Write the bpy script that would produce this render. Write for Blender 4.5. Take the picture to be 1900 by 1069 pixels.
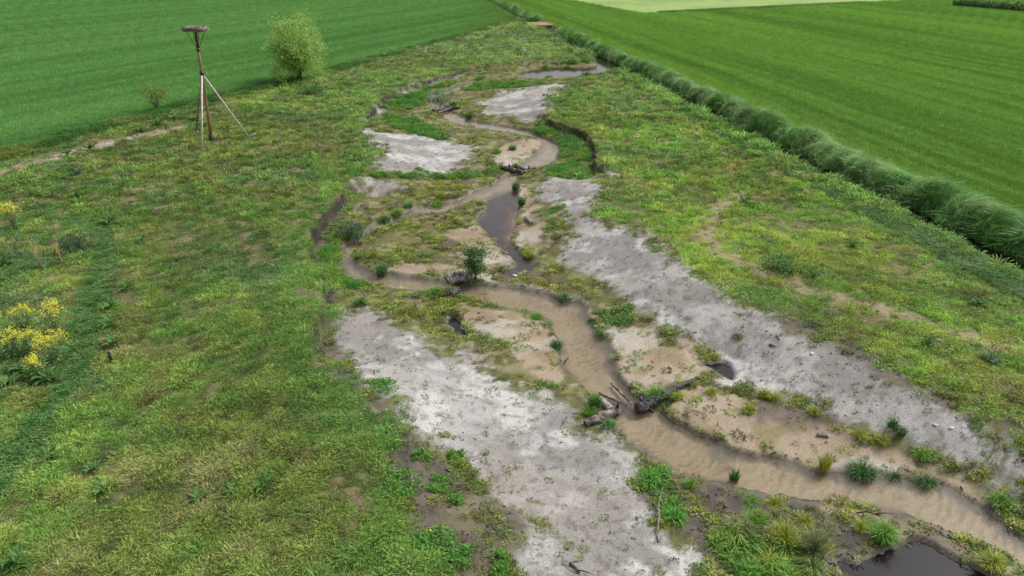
import bpy, math, random
import numpy as np
from mathutils import Vector, Matrix

for o in list(bpy.data.objects):
    bpy.data.objects.remove(o)
scene = bpy.context.scene
R = math.radians

# ------------------------------------------------------------------ camera, sky, sun
CAM_H, PITCH, FPX = 11.0, R(25.0), 1320.0
cam_d = bpy.data.cameras.new('camera')
cam = bpy.data.objects.new('camera', cam_d)
scene.collection.objects.link(cam)
cam.location = (0, 0, CAM_H)
cam.rotation_euler = (R(90) - PITCH, 0, 0)
cam_d.sensor_width = 36.0
cam_d.lens = 36.0 * FPX / 1900.0
cam_d.clip_end = 5000
scene.camera = cam

SUN_EL, SUN_AZ = R(52), R(62)          # azimuth measured from +Y towards +X
world = bpy.data.worlds.new('World')
scene.world = world
world.use_nodes = True
wn, wl = world.node_tree.nodes, world.node_tree.links
sky = wn.new('ShaderNodeTexSky')
sky.sky_type = 'NISHITA'
sky.sun_disc = False
sky.sun_elevation = SUN_EL
sky.sun_rotation = SUN_AZ
sky.air_density = 1.0
sky.dust_density = 5.0
hsv = wn.new('ShaderNodeHueSaturation')   # a clouded sky: nearly colourless
hsv.inputs['Saturation'].default_value = 0.22
wl.new(sky.outputs[0], hsv.inputs['Color'])
wl.new(hsv.outputs[0], wn['Background'].inputs['Color'])
wn['Background'].inputs['Strength'].default_value = 0.14

sun_d = bpy.data.lights.new('sun', 'SUN')
sun_d.energy = 1.5
sun_d.angle = R(10)
sun_d.color = (1.0, 0.96, 0.9)
sun = bpy.data.objects.new('sun', sun_d)
scene.collection.objects.link(sun)
sdir = Vector((math.sin(SUN_AZ) * math.cos(SUN_EL), math.cos(SUN_AZ) * math.cos(SUN_EL), math.sin(SUN_EL)))
sun.rotation_euler = sdir.to_track_quat('Z', 'Y').to_euler()
sun.location = (30, 10, 40)

vs = scene.view_settings
vs.view_transform = 'Standard'
vs.look = 'None'
vs.gamma = 1.0
vs.use_curve_mapping = False
vs.exposure = 0.5

# ------------------------------------------------------------------ helpers
rng = np.random.default_rng(7)
random.seed(7)
COL = scene.collection
cp, sp = math.cos(PITCH), math.sin(PITCH)


def U(u, v, z=0.0):
    """photo measurement (pixels of the 1900 px picture) -> place on the level z"""
    px, py = (u - 950.0) / FPX, (534.5 - v) / FPX
    t = (CAM_H - z) / (sp - py * cp)
    return (px * t, (cp + py * sp) * t)


def UY(u, v, Y):
    px, py = (u - 950.0) / FPX, (534.5 - v) / FPX
    t = Y / (cp + py * sp)
    return Vector((px * t, Y, CAM_H - (sp - py * cp) * t))


def lift(y):
    """the valley floor and its water climb upstream, dam by dam"""
    t = min(max((y - 38.0) / 40.0, 0.0), 1.0)
    return .32 * t * t * (3 - 2 * t)


def UP(pts, z=0.0):
    out = []
    for a, b in pts:
        x, y = U(a, b, z)
        if z < -.3:
            for _ in range(4):
                x, y = U(a, b, z + lift(y))
        out.append((x, y))
    return np.array(out)


def chaikin(p, closed=True, n=1):
    for _ in range(n):
        q = np.roll(p, -1, 0)
        a, b = .75 * p + .25 * q, .25 * p + .75 * q
        r = np.empty((2 * len(p), 2))
        r[0::2], r[1::2] = a, b
        p = r if closed else np.vstack([p[:1], r[:-2], p[-1:]])
    return p


def hash2(ix, iy, seed):
    h = (ix.astype(np.int64) * 374761393 + iy.astype(np.int64) * 668265263 + seed * 1442695041) & 0x7fffffff
    h = ((h ^ (h >> 13)) * 1274126177) & 0x7fffffff
    h = (h ^ (h >> 16)) & 0xffff
    return h / 65535.0


def vnoise(x, y, seed=0):
    ix, iy = np.floor(x), np.floor(y)
    fx, fy = x - ix, y - iy
    fx, fy = fx * fx * (3 - 2 * fx), fy * fy * (3 - 2 * fy)
    a, b = hash2(ix, iy, seed), hash2(ix + 1, iy, seed)
    c, d = hash2(ix, iy + 1, seed), hash2(ix + 1, iy + 1, seed)
    return (a * (1 - fx) + b * fx) * (1 - fy) + (c * (1 - fx) + d * fx) * fy


def fbm(x, y, f, seed=0, oct=4):
    s, a, t = 0.0, 1.0, 0.0
    for o in range(oct):
        k = f * 2.03 ** o
        s = s + a * vnoise(x * k + 17.3 * o, y * k - 9.1 * o, seed + o * 31)
        t += a
        a *= 0.55
    return s / t


def sst(a, b, x):
    t = np.clip((x - a) / (b - a), 0, 1)
    return t * t * (3 - 2 * t)


def seg_dist(poly, X, Y, closed):
    d = np.full(X.shape, 1e9)
    ins = np.zeros(X.shape, bool)
    n = len(poly)
    for i in range(n if closed else n - 1):
        ax, ay = poly[i]
        bx, by = poly[(i + 1) % n]
        ex, ey = bx - ax, by - ay
        L = ex * ex + ey * ey + 1e-12
        t = np.clip(((X - ax) * ex + (Y - ay) * ey) / L, 0, 1)
        dx, dy = X - ax - t * ex, Y - ay - t * ey
        np.minimum(d, dx * dx + dy * dy, out=d)
        if closed and ay != by:
            c = ((ay > Y) != (by > Y)) & (X < ex * (Y - ay) / (by - ay) + ax)
            ins ^= c
    return np.sqrt(d), ins


def sdf(poly, X, Y, closed=True, margin=4.0):
    out = np.full(X.shape, -margin if closed else margin)
    lo, hi = poly.min(0) - margin, poly.max(0) + margin
    m = (X > lo[0]) & (X < hi[0]) & (Y > lo[1]) & (Y < hi[1])
    if m.any():
        d, ins = seg_dist(poly, X[m], Y[m], closed)
        out[m] = np.where(ins, d, -d) if closed else d
    return np.clip(out, -margin, 1e9) if closed else np.minimum(out, margin)


def union(polys, X, Y, z, margin=4.0):
    s = None
    for p in polys:
        q = sdf(chaikin(UP(p, z)), X, Y, True, margin)
        s = q if s is None else np.maximum(s, q)
    return s


# ------------------------------------------------------------------ what the photograph measures (pixel outlines)
ZW, ZF = -0.93, -0.80
STREAM_LOW = [(2150, 1110), (1960, 1042), (1925, 1018), (1900, 1002), (1876, 985), (1833, 951), (1806, 933), (1765, 908), (1731, 901), (1698, 892), (1664, 886),
  (1614, 872), (1573, 880), (1546, 877), (1509, 873), (1462, 857), (1395, 844), (1344, 830), (1304, 807), (1260, 788), (1226, 770),
  (1236, 758), (1250, 750), (1240, 744), (1205, 748), (1193, 739), (1180, 729), (1161, 717), (1148, 696), (1145, 676), (1141, 665),
  (1130, 637), (1108, 612), (1094, 589), (1080, 561), (1057, 560), (1035, 557), (1018, 549), (979, 537), (942, 533), (900, 527),
  (871, 528), (845, 522), (821, 519), (784, 516), (754, 513), (728, 509), (695, 509), (672, 499), (658, 485), (657, 471), (667, 452),
  (692, 432), (728, 415), (768, 404), (801, 397), (841, 393), (857, 381), (877, 373), (905, 369), (905, 379), (894, 393), (883, 404),
  (891, 423), (908, 443), (933, 463), (956, 482), (961, 494), (945, 499), (919, 509), (939, 514), (964, 516), (978, 508), (1001, 494),
  (992, 482), (973, 471), (953, 460), (948, 448), (952, 432), (960, 412), (966, 393), (966, 379), (961, 359), (953, 348), (964, 328),
  (975, 316), (1003, 311), (1033, 302), (1036, 284), (1043, 272), (1033, 263), (1006, 252), (974, 241), (929, 234), (885, 227), (856, 216),
  (838, 206), (830, 198), (818, 192), (822, 180), (826, 175), (856, 166), (885, 157), (891, 151), (870, 156), (844, 163), (815, 172),
  (797, 175), (794, 184), (797, 204), (815, 210), (820, 216), (841, 228), (865, 234), (900, 240), (938, 246), (968, 252), (1000, 257),
  (1006, 272), (985, 293), (971, 306), (950, 316), (944, 321), (930, 331), (908, 345), (883, 353), (863, 367), (829, 376), (801, 380), (773, 384),
  (756, 393), (728, 404), (695, 412), (672, 432), (658, 446), (641, 454), (634, 474), (636, 508), (644, 516), (681, 525), (717, 534),
  (756, 541), (800, 541), (835, 544), (855, 548), (869, 555), (897, 562), (933, 569), (967, 576), (992, 581), (1012, 591), (1023, 606),
  (1035, 629), (1037, 646), (1035, 660), (1040, 682), (1057, 696), (1080, 719), (1096, 730), (1114, 741), (1106, 760), (1125, 775),
  (1140, 785), (1136, 796), (1148, 807), (1159, 817), (1193, 840), (1223, 854), (1243, 877), (1260, 886), (1321, 893), (1344, 898),
  (1395, 906), (1449, 918), (1496, 931), (1546, 933), (1580, 941), (1614, 946), (1647, 950), (1698, 962), (1748, 980), (1785, 1000),
  (1833, 1022), (1866, 1034), (1890, 1050), (1925, 1072), (1990, 1105), (2150, 1190)]
STREAM_UP = [(956, 141), (974, 133), (1009, 126), (1053, 125), (1083, 127), (1106, 124), (1118, 116), (1133, 115), (1144, 128), (1125, 136),
  (1090, 142), (1047, 147), (990, 147)]
POND = [(1691, 1002), (1657, 1015), (1630, 1029), (1604, 1044), (1578, 1048), (1556, 1038), (1546, 1044), (1560, 1062), (1590, 1090),
  (1700, 1110), (1870, 1110), (1835, 1072), (1812, 1052), (1775, 1041), (1742, 1027), (1718, 1009)]
PUDDLE = [(1300, 677), (1338, 673), (1355, 682), (1360, 702), (1349, 708), (1332, 696)]
BOG1 = [(826, 590), (845, 585), (858, 605), (868, 626), (850, 624), (835, 610)]
BOG2 = [(1307, 906), (1335, 905), (1340, 918), (1322, 940), (1305, 942)]
VALLEY = [(965, 114), (885, 121), (826, 140), (779, 153), (738, 166), (708, 181), (694, 196), (673, 219), (667, 237), (680, 260), (698, 280), (695, 305),
  (672, 320), (630, 342), (636, 356), (619, 370), (585, 409), (566, 440), (568, 452), (580, 480), (594, 502), (602, 533), (592, 548),
  (586, 579), (568, 609), (580, 640), (580, 672), (612, 695), (642, 724), (671, 749), (700, 776), (716, 816), (704, 860), (700, 911), (728, 978),
  (775, 1015), (830, 1085), (900, 1230), (1500, 1400), (2500, 1400), (2500, 1000), (2100, 858), (1900, 782), (1853, 760), (1812, 741), (1742, 712), (1681, 682), (1641, 650), (1597, 624),
  (1556, 605), (1509, 590), (1462, 576), (1422, 570), (1371, 540), (1310, 504), (1260, 470), (1205, 428), (1150, 408), (1112, 396),
  (1128, 372), (1130, 335), (1160, 318), (1165, 305), (1115, 305), (1100, 300), (1110, 287), (1106, 263), (1092, 249), (1065, 234), (1012, 219),
  (1030, 207), (1028, 193), (1040, 169), (1055, 152), (1095, 146), (1140, 134), (1160, 120), (1135, 104), (1070, 108), (1010, 111)]
SCARPS = [[(885, 123), (826, 140), (779, 153), (738, 166), (708, 181), (694, 196), (680, 215)],
          [(636, 352), (619, 370), (585, 409), (566, 440)], [(568, 452), (594, 502), (602, 533)],
          [(586, 575), (568, 609), (575, 625)],
          [(1005, 217), (1065, 234), (1092, 249), (1106, 263), (1110, 287), (1098, 299)]]
SAND = [
  [(612, 570), (678, 578), (749, 597), (796, 627), (846, 658), (914, 685), (981, 711), (1048, 735), (1082, 779), (1133, 816), (1183, 850),
   (1176, 871), (1186, 918), (1219, 972), (1260, 995), (1287, 1002), (1321, 1039), (1380, 1120), (1100, 1180), (950, 1100), (945, 1040), (977, 995), (974, 952),
   (906, 925), (856, 891), (856, 854), (809, 834), (782, 810), (749, 795), (718, 772), (735, 735), (690, 700), (650, 712), (641, 665), (612, 625)],
  [(1000, 345), (1050, 328), (1110, 330), (1118, 350), (1108, 380), (1080, 402), (1130, 420), (1200, 436), (1255, 480), (1310, 518), (1371, 553),
   (1415, 588), (1490, 612), (1560, 645), (1641, 684), (1681, 716), (1742, 750), (1812, 780), (1930, 836), (2250, 990), (2250, 1060), (1960, 935), (1883, 900), (1765, 852),
   (1698, 828), (1631, 798), (1563, 775), (1500, 745), (1400, 722), (1340, 700), (1321, 660), (1287, 629), (1237, 603), (1181, 575), (1139, 547), (1096, 519),
   (1057, 497), (1046, 475), (1040, 440), (1050, 420), (1030, 380), (1010, 362)],
  [(672, 236), (708, 249), (753, 246), (785, 252), (838, 263), (870, 275), (885, 287), (865, 305), (826, 319), (785, 327), (738, 319), (708, 305),
   (710, 281), (688, 260)],
  [(667, 340), (717, 335), (754, 342), (734, 350), (700, 356), (678, 351)],
  [(885, 190), (944, 169), (988, 159), (1047, 155), (1031, 169), (1022, 193), (1023, 207), (1008, 218), (974, 226), (915, 210)],
  [(692, 194), (702, 196), (710, 212), (696, 210)], [(738, 168), (800, 148), (845, 136), (850, 141), (800, 154), (745, 172)],
  [(1120, 310), (1165, 308), (1150, 318), (1125, 322)]]
TAN = [
  [(846, 560), (897, 567), (960, 580), (1000, 590), (1020, 615), (1032, 655), (1036, 685), (1078, 722), (1048, 715), (994, 695), (957, 661), (964, 637), (900, 625),
   (866, 610)],
  [(1085, 565), (1119, 600), (1181, 612), (1226, 630), (1240, 640), (1290, 640), (1313, 672), (1310, 700), (1279, 706), (1237, 716), (1195, 725), (1169, 722), (1150, 693), (1143, 662),
   (1128, 632), (1105, 600)],
  [(1230, 768), (1300, 722), (1330, 715), (1420, 750), (1500, 775), (1560, 792), (1640, 820), (1720, 855), (1800, 895), (1812, 930), (1765, 905), (1698, 890), (1614, 870), (1546, 876), (1509, 872), (1462, 856), (1395, 842),
   (1304, 805)],
  [(822, 438), (883, 408), (908, 443), (956, 484), (950, 498), (915, 492), (857, 482), (845, 470), (870, 455)],
  [(690, 497), (720, 488), (850, 492), (925, 505), (900, 524), (850, 516), (784, 514), (728, 507)],
  [(972, 335), (985, 345), (990, 385), (1012, 425), (1015, 470), (985, 475), (965, 458), (960, 430), (970, 400), (964, 350)],
  [(915, 296), (930, 268), (968, 256), (1003, 262), (1000, 280), (980, 295), (960, 306), (925, 306)],
  [(760, 392), (800, 384), (860, 370), (905, 348), (930, 332), (920, 350), (880, 370), (830, 383)],
  [(895, 520), (979, 530), (1040, 545), (1082, 556), (1110, 600), (1150, 680), (1192, 735), (1180, 735), (1140, 680), (1090, 590), (1078, 563), (1020, 552), (940, 535)],
  [(1243, 880), (1344, 900), (1449, 920), (1546, 935), (1614, 948), (1700, 966), (1790, 1005), (1900, 1062), (1900, 1085), (1840, 1060), (1775, 1036), (1718, 1004), (1690, 996),
   (1650, 1010), (1604, 1036), (1590, 1030), (1650, 985), (1620, 955), (1540, 945), (1449, 930), (1344, 910)],
  [(1545, 1046), (1600, 1046), (1640, 1020), (1655, 1018), (1600, 1056), (1570, 1065)]]
REDMUD = [[(936, 376), (958, 384), (972, 410), (968, 432), (953, 452), (942, 452), (938, 425), (942, 400)]]
DARKMUD = [
  [(1640, 950), (1700, 962), (1760, 985), (1800, 1008), (1836, 1022), (1790, 1018), (1740, 1000), (1690, 975)],
  [(690, 870), (720, 815), (760, 800), (812, 836), (862, 860), (872, 895), (906, 930), (974, 955), (977, 990), (940, 1040), (945, 1090), (860, 1090), (780, 1000), (740, 950)],
  [(592, 545), (612, 560), (606, 620), (640, 660), (640, 712), (680, 735), (720, 760), (716, 800), (660, 740), (600, 680), (585, 640), (575, 600)],
  [(1440, 590), (1510, 598), (1580, 630), (1650, 676), (1690, 712), (1660, 712), (1590, 662), (1520, 625), (1450, 606)],
  [(1730, 733), (1820, 770), (1910, 812), (1910, 834), (1810, 786), (1740, 750)],
  [(1290, 890), (1400, 912), (1500, 935), (1560, 960), (1620, 985), (1640, 1000), (1590, 1035), (1540, 1030), (1430, 975), (1330, 960), (1290, 930)],
  [(1350, 745), (1420, 735), (1500, 760), (1560, 785), (1480, 785), (1400, 770)],
  [(1190, 862), (1300, 900), (1420, 925), (1540, 945), (1640, 985), (1650, 1010), (1560, 1050), (1540, 1100), (1400, 1100), (1300, 1010), (1215, 960)],
  [(1780, 925), (1850, 950), (1920, 1000), (1930, 960), (1860, 915), (1800, 890)]]
LUSH = [
  [(974, 239), (1012, 225), (1033, 231), (1074, 243), (1101, 262), (1106, 288), (1085, 300), (1040, 298), (1038, 286), (1046, 272), (1030, 260), (1000, 250)],
  [(578, 470), (600, 455), (640, 452), (632, 480), (634, 510), (660, 525), (700, 535), (640, 540), (605, 520)],
  [(706, 190), (740, 172), (800, 160), (850, 148), (840, 160), (795, 172), (790, 195), (760, 205), (715, 205)],
  [(1185, 862), (1222, 872), (1262, 900), (1275, 945), (1262, 975), (1232, 962), (1196, 915)],
  [(1300, 985), (1345, 972), (1430, 1000), (1500, 1020), (1515, 1045), (1470, 1090), (1400, 1090), (1320, 1030)],
  [(970, 128), (1010, 116), (1070, 112), (1115, 114), (1108, 124), (1050, 124), (1005, 127)],
  [(835, 160), (900, 152), (965, 151), (1040, 152), (1000, 158), (920, 166), (870, 170)],
  [(680, 322), (745, 322), (840, 325), (930, 312), (930, 322), (840, 336), (745, 333), (690, 332)],
  [(700, 205), (760, 215), (800, 235), (840, 255), (830, 262), (780, 250), (730, 238)],
  [(1005, 318), (1060, 300), (1110, 302), (1110, 325), (1050, 325), (1010, 340)]]
CLOVER = [[(-40, 915), (0, 880), (50, 822), (95, 760), (125, 710), (153, 646), (160, 598), (176, 551), (192, 513), (201, 475), (196, 440), (178, 421), (143, 412), (80, 405), (40, 412)],
          [(-20, 535), (30, 512), (66, 487)]]
PATHR = [(1371, 357), (1317, 407), (1314, 448), (1354, 478), (1428, 512), (1489, 532), (1563, 559), (1711, 596), (1833, 630), (1920, 668)]
TRACK = [(-60, 335), (0, 320), (80, 298), (190, 268), (260, 252), (330, 238)]
L_EDGE = [(-120, 332), (0, 300), (111, 266), (276, 222), (337, 205), (505, 162), (640, 130), (765, 94), (866, 67), (962, 38)]
D_EDGE = [(1900, 508), (1732, 431), (1597, 352), (1422, 262), (1260, 188), (1112, 117), (1010, 58)]

le = UP(L_EDGE)
le = np.vstack([[le[0, 0] - 40, le[0, 1] - 88], le, [le[-1, 0] + .2, 175], [-8, 260], [-60, 900], [-100, 1600]])
de = UP(D_EDGE)
dsl = (de[-1, 0] - de[0, 0]) / (de[-1, 1] - de[0, 1])
DX0, DY0 = de[:, 0].mean() - dsl * de[:, 1].mean(), 0.0


def xl_field(y):
    return np.interp(y, le[:, 1], le[:, 0])


def x_ditch(y):
    return DX0 + dsl * y + 0.25 * np.sin(y * 0.11) + 0.1 * np.sin(y * .43)


# ------------------------------------------------------------------ the terrain grid
ys = [6.5]
while ys[-1] < 92:
    ys.append(ys[-1] + .034 + .0035 * ys[-1])
while ys[-1] < 1700:
    ys.append(ys[-1] * 1.024)
ys = np.array(ys)
NU = 760
us = np.linspace(-.95, .95, NU)
GX = us[None, :] * (ys[:, None] + 4)
GY = np.repeat(ys[:, None], NU, 1)
NR = len(ys)
X, Y = GX.ravel(), GY.ravel()
wamp = .18 + .006 * Y
Xw = X + (fbm(X, Y, .9, 1, 3) - .5) * 1.6 * wamp + (fbm(X, Y, 3.1, 2, 2) - .5) * .5 * wamp
Yw = Y + (fbm(X, Y, .9, 5, 3) - .5) * 1.6 * wamp + (fbm(X, Y, 3.1, 6, 2) - .5) * .5 * wamp
Xs = X + (fbm(X, Y, 1.6, 11, 3) - .5) * .35
Ys = Y + (fbm(X, Y, 1.6, 12, 3) - .5) * .35

s_main = union([STREAM_LOW], Xs, Ys, ZW)
s_up = union([STREAM_UP], Xs, Ys, ZW)
s_pond = union([POND], Xs, Ys, ZW)
s_puds = [union([p], Xs, Ys, ZW) for p in (PUDDLE, BOG1)]
S = np.maximum.reduce([s_main, s_up, s_pond] + s_puds)
V = union([VALLEY], Xw, Yw, 0.0, 6.0)
sc = np.full(X.shape, 4.0)
for p in SCARPS:
    sc = np.minimum(sc, sdf(UP(p), X, Y, False))
s_red = union(REDMUD, Xs, Ys, ZW)
d_clover = np.minimum.reduce([sdf(chaikin(UP(p), False), Xs, Ys, False) for p in CLOVER])
d_path = sdf(chaikin(UP(PATHR), False), Xw, Yw, False)
d_track = sdf(chaikin(UP(TRACK), False), Xw, Yw, False)
e_l = xl_field(Y) - X + (fbm(X, Y, .5, 8, 2) - .5) * 1.2       # >0 inside the left crop field
e_d = X - x_ditch(Y)                                          # >0 beyond the left ditch edge
DW = 2.9
e_r = e_d - DW                                                # >0 inside the right crop field
far_line = 161 + (X - 30.9) * .614
far_m = (Y > far_line) & (X > 27 + (Y - 161) * -.25)

# heights
n_big, n_mid, n_small = fbm(X, Y, .12, 21, 3), fbm(X, Y, .8, 22, 3), fbm(X, Y, 3.0, 23, 3)
n_fine = fbm(X, Y, 5.0, 24, 3)
meadow_amt = sst(.5, -.5, e_l) * sst(.5, -.5, e_d)
Z = (n_mid - .5) * .16 * meadow_amt + (n_small - .5) * .09 * meadow_amt
width = .16 + (4.6 - .16) * sst(.6, 3.6, sc) + 3.0 * sst(74, 84, Y) * sst(.8, 3, sc)
vin = sst(0, 1, V / width)
vin = np.maximum(vin, sst(-2.8, -.25, S) * sst(-.1, .25, V))
LIFT = .32 * sst(38, 78, Y)
s_any = sst(-.3, .3, np.maximum(union(SAND, Xw, Yw, ZF + .25), union(TAN, Xw, Yw, ZF)))
floor = LIFT - .74 - .10 * sst(2.2, 0, -S) + (n_mid - .5) * .07 + ((n_small - .5) * .04 + (n_fine - .5) * .03) * (1 - .8 * s_any)
floor = floor + .10 * sst(2.4, .3, sc) * sst(.0, 1.2, -S)
Z = Z * (1 - vin) + floor * vin
bank = sst(-.06, .16, S + (n_fine - .5) * .12)
bed = LIFT - 1.02 - .12 * sst(.1, .8, S) + (n_mid - .5) * .08
bed -= .06 * sst(.5, .15, S) * (n_mid > .5)
rip = np.sin((Y * .8 - X * .6) * 24 + (n_mid - .5) * 14 + (n_small - .5) * 9)
bed += .012 * rip * sst(.1, .4, S) * (Y < 45)
Z = Z * (1 - bank) + bed * bank
prof = sst(-.05, .6, e_d) * sst(DW, DW - 1.0, e_d)
Z = Z * (1 - prof) - .88 * prof
strip = sst(.15, .6, e_l) * sst(1.7, 1.1, e_l) * (Y < 130)
Z -= .3 * strip
Z[Y > 400] = 0
G = {'Z': Z.reshape(NR, NU)}


def look(keys, x, y):
    fr = np.interp(y, ys, np.arange(NR))
    fc = (x / (y + 4) + .95) / 1.9 * (NU - 1)
    i = np.clip(fr.astype(int), 0, NR - 2)
    j = np.clip(fc.astype(int), 0, NU - 2)
    a, b = fr - i, np.clip(fc - j, 0, 1)
    return [(G[k][i, j] * (1 - b) + G[k][i, j + 1] * b) * (1 - a) + (G[k][i + 1, j] * (1 - b) + G[k][i + 1, j + 1] * b) * a for k in keys]


def zat(x, y):
    return float(look(['Z'], np.array([x]), np.array([y]))[0][0])


def gp(u, v):
    """photo pixel -> the point of the terrain it shows"""
    z = 0.0
    for _ in range(7):
        x, y = U(u, v, z)
        z = .4 * z + .6 * zat(x, y)
    return Vector((x, y, zat(x, y)))


def on_land(polys, margin=4.0):
    s_ = None
    for p in polys:
        q = sdf(chaikin(np.array([gp(a, b)[:2] for a, b in p])), Xw, Yw, True, margin)
        s_ = q if s_ is None else np.maximum(s_, q)
    return s_


s_sand, s_tan, s_dark, s_lush = on_land(SAND), on_land(TAN), on_land(DARKMUD), on_land(LUSH)

# albedo of the bare surface
def col(*c):
    return np.array(c, float)[None, :]


def lay(C, c, m):
    m = np.clip(m, 0, 1)[:, None]
    return C * (1 - m) + c * m


C = np.repeat(col(.095, .115, .034), len(X), 0)
C = lay(C, col(.15, .115, .065), sst(.5, .68, fbm(X, Y, 1.2, 301, 3)) * .9)
C = lay(C, col(.06, .085, .022), sst(.55, .3, n_small) * .6)
C = lay(C, col(.24, .20, .12), sst(.9, .1, d_path) * sst(.35, .6, n_mid + .25) * .9)
trk = sst(1.2, .3, d_track)
C = lay(C, col(.22, .17, .105), trk * .9)
C = lay(C, col(.42, .39, .37), trk * sst(.45, .7, fbm(X, Y, 1.1, 77, 4)) * sst(.8, .2, d_track) * .7)
C = lay(C, col(.07, .12, .035), sst(.7, .4, d_clover))
# valley floor: mossy olive mud
moss = lay(np.repeat(col(.105, .105, .032), len(X), 0), col(.10, .078, .05), sst(.4, .7, n_mid))
moss = lay(moss, col(.17, .185, .04), sst(.5, .72, n_small) * .8)
moss = lay(moss, col(.055, .05, .028), sst(.55, .72, fbm(X, Y, 5.0, 45, 3)) * .8)
moss = lay(moss, col(.22, .19, .12), sst(.58, .7, fbm(X, Y, 1.4, 46, 4)) * .8)
edge_mud = lay(moss, col(.085, .07, .058), sst(.9, .2, V) * .7)
vc = sst(-.1, .5, V)
C = C * (1 - vc[:, None]) + edge_mud * vc[:, None]
vm = sst(-.1, .3, V)
tan = lay(np.repeat(col(.29, .23, .165), len(X), 0), col(.20, .145, .09), sst(.45, .75, n_mid) * .75)
tan = lay(tan, col(.36, .33, .285), sst(.52, .75, fbm(X, Y, .55, 41, 3)) * .9)
tan = lay(tan, col(.17, .15, .06), sst(.6, .8, fbm(X, Y, 1.3, 47, 3)) * .65)
m_tan = sst(-.1, .14, s_tan + (n_small - .5) * .7 + (n_fine - .5) * .5)
C = C * (1 - (m_tan * vm)[:, None]) + tan * (m_tan * vm)[:, None]
sandc = lay(np.repeat(col(.315, .305, .292), len(X), 0), col(.20, .188, .176), sst(.40, .62, fbm(X, Y, .6, 51, 6)) * .9)
sandc = lay(sandc, col(.43, .42, .405), sst(.52, .66, fbm(X, Y, .9, 52, 6)) * .85)
sandc = lay(sandc, col(.25, .225, .20), sst(.55, .68, fbm(X, Y, .45, 57, 5)) * .6)
sandc = lay(sandc, col(.16, .135, .125), sst(.58, .78, fbm(X, Y, 2.6, 53, 4)) * .5)
sandc = lay(sandc, col(.11, .095, .085), sst(.62, .74, fbm(X, Y, 5.5, 54, 3)) * .6)
fa_ = 1 + .022 * np.clip(Y - 25, 0, 60)
m_sand = sst(-.34, .34, (s_sand + ((n_mid - .5) * 1.3 + (n_small - .5) * 1.2 + (n_fine - .5) * 1.0) * fa_) / fa_)
m_sand = m_sand * sst(-.25, .15, V) * (1 - .55 * m_tan)
C = C * (1 - m_sand[:, None]) + sandc * m_sand[:, None]
m_dark = sst(-.25, .25, s_dark + (n_mid - .5) * 1.2 + (n_small - .5) * .9 + (n_fine - .5) * .6)
dk = lay(np.repeat(col(.052, .042, .038), len(X), 0), col(.10, .08, .066), sst(.4, .65, n_small) * .9)
dk = lay(dk, col(.11, .105, .045), sst(.55, .75, n_mid) * .6)
dk = lay(dk, col(.19, .15, .12), sst(.58, .70, fbm(X, Y, 1.0, 48, 4)) * .35)
C = C * (1 - (m_dark * vm * .93)[:, None]) + dk * (m_dark * vm * .93)[:, None]
# the cut banks show bare dark peat
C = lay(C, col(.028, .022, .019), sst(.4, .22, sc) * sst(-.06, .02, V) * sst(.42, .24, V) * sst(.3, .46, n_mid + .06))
# stream bed and wet rims
bedc = lay(np.repeat(col(.325, .265, .18), len(X), 0), col(.155, .12, .078), sst(.35, .95, rip) * sst(.35, .55, fbm(X, Y, 4.0, 91, 2)) * .75)
bedc = lay(bedc, col(.38, .32, .23), sst(.45, .7, n_mid) * .6)
bedc = lay(bedc, col(.12, .108, .108), sst(.34, .12, S + (n_mid - .5) * .7) * .8)
DARKPOOL = [[(905, 360), (963, 350), (968, 385), (944, 420), (944, 452), (1001, 490), (970, 520), (915, 512), (955, 495), (905, 445), (882, 404)],
            [(1100, 738), (1130, 728), (1190, 745), (1200, 765), (1160, 760), (1130, 775), (1105, 765)],
            [(700, 428), (770, 385), (800, 390), (740, 415)]]
dpl = union(DARKPOOL, Xw, Yw, ZW)
dpl1 = union(DARKPOOL[:1], Xw, Yw, ZW) + (n_small - .5) * .3
bedc = lay(bedc, col(.055, .047, .048), sst(-.15, .25, dpl) * .95)
bedc = lay(bedc, col(.085, .08, .055), sst(-.8, -.2, s_up))
s_red = s_red + (n_mid - .5) * .9 + (n_small - .5) * .6
bedc = lay(bedc, col(.34, .18, .13), sst(-.3, .3, s_red) * .9)
dpond = np.maximum(s_pond, s_puds[1])
bedc = lay(bedc, col(.045, .035, .035), sst(.0, .35, dpond))
bedc = lay(bedc, col(.16, .14, .13), sst(.0, .2, s_puds[0]) * .8)
wetrim = sst(-.22, .0, S) * sst(.2, .0, S)
C = lay(C, C * .55, wetrim * sst(.35, .6, n_mid + .1))
C = C * (1 - bank[:, None]) + bedc * bank[:, None]
C = lay(C, col(.26, .15, .11), sst(-.1, .4, s_red) * (1 - .5 * bank) * .8)
C = lay(C, col(.035, .035, .022), prof * 1.0)
# crop fields
q = e_r + .8 * (fbm(X, Y, .02, 61, 2) - .5)
st = fbm(q * 1.0, Y * .012, 1.1, 62, 4)
st2 = fbm(q * 1.0, Y * .03, .22, 63, 3)
rf = lay(np.repeat(col(.15, .275, .052), len(X), 0), col(.062, .15, .024), sst(.42, .66, st) * .6)
rf = lay(rf, col(.175, .33, .06), sst(.45, .7, st2) * .5)
rf = lay(rf, col(.17, .27, .04), sst(3.6, 1.6, e_r) * .75)
ql = Y * .36 - X * .93 + .8 * (fbm(X, Y, .02, 65, 2) - .5)
along = X * .36 + Y * .93
stl = fbm(ql, along * .012, .8, 66, 4)
stl2 = fbm(ql, along * .03, .16, 67, 3)
lf = lay(np.repeat(col(.13, .27, .08), len(X), 0), col(.07, .17, .042), sst(.42, .66, stl) * .6)
lf = lay(lf, col(.15, .29, .085), sst(.45, .7, stl2) * .5)
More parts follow.
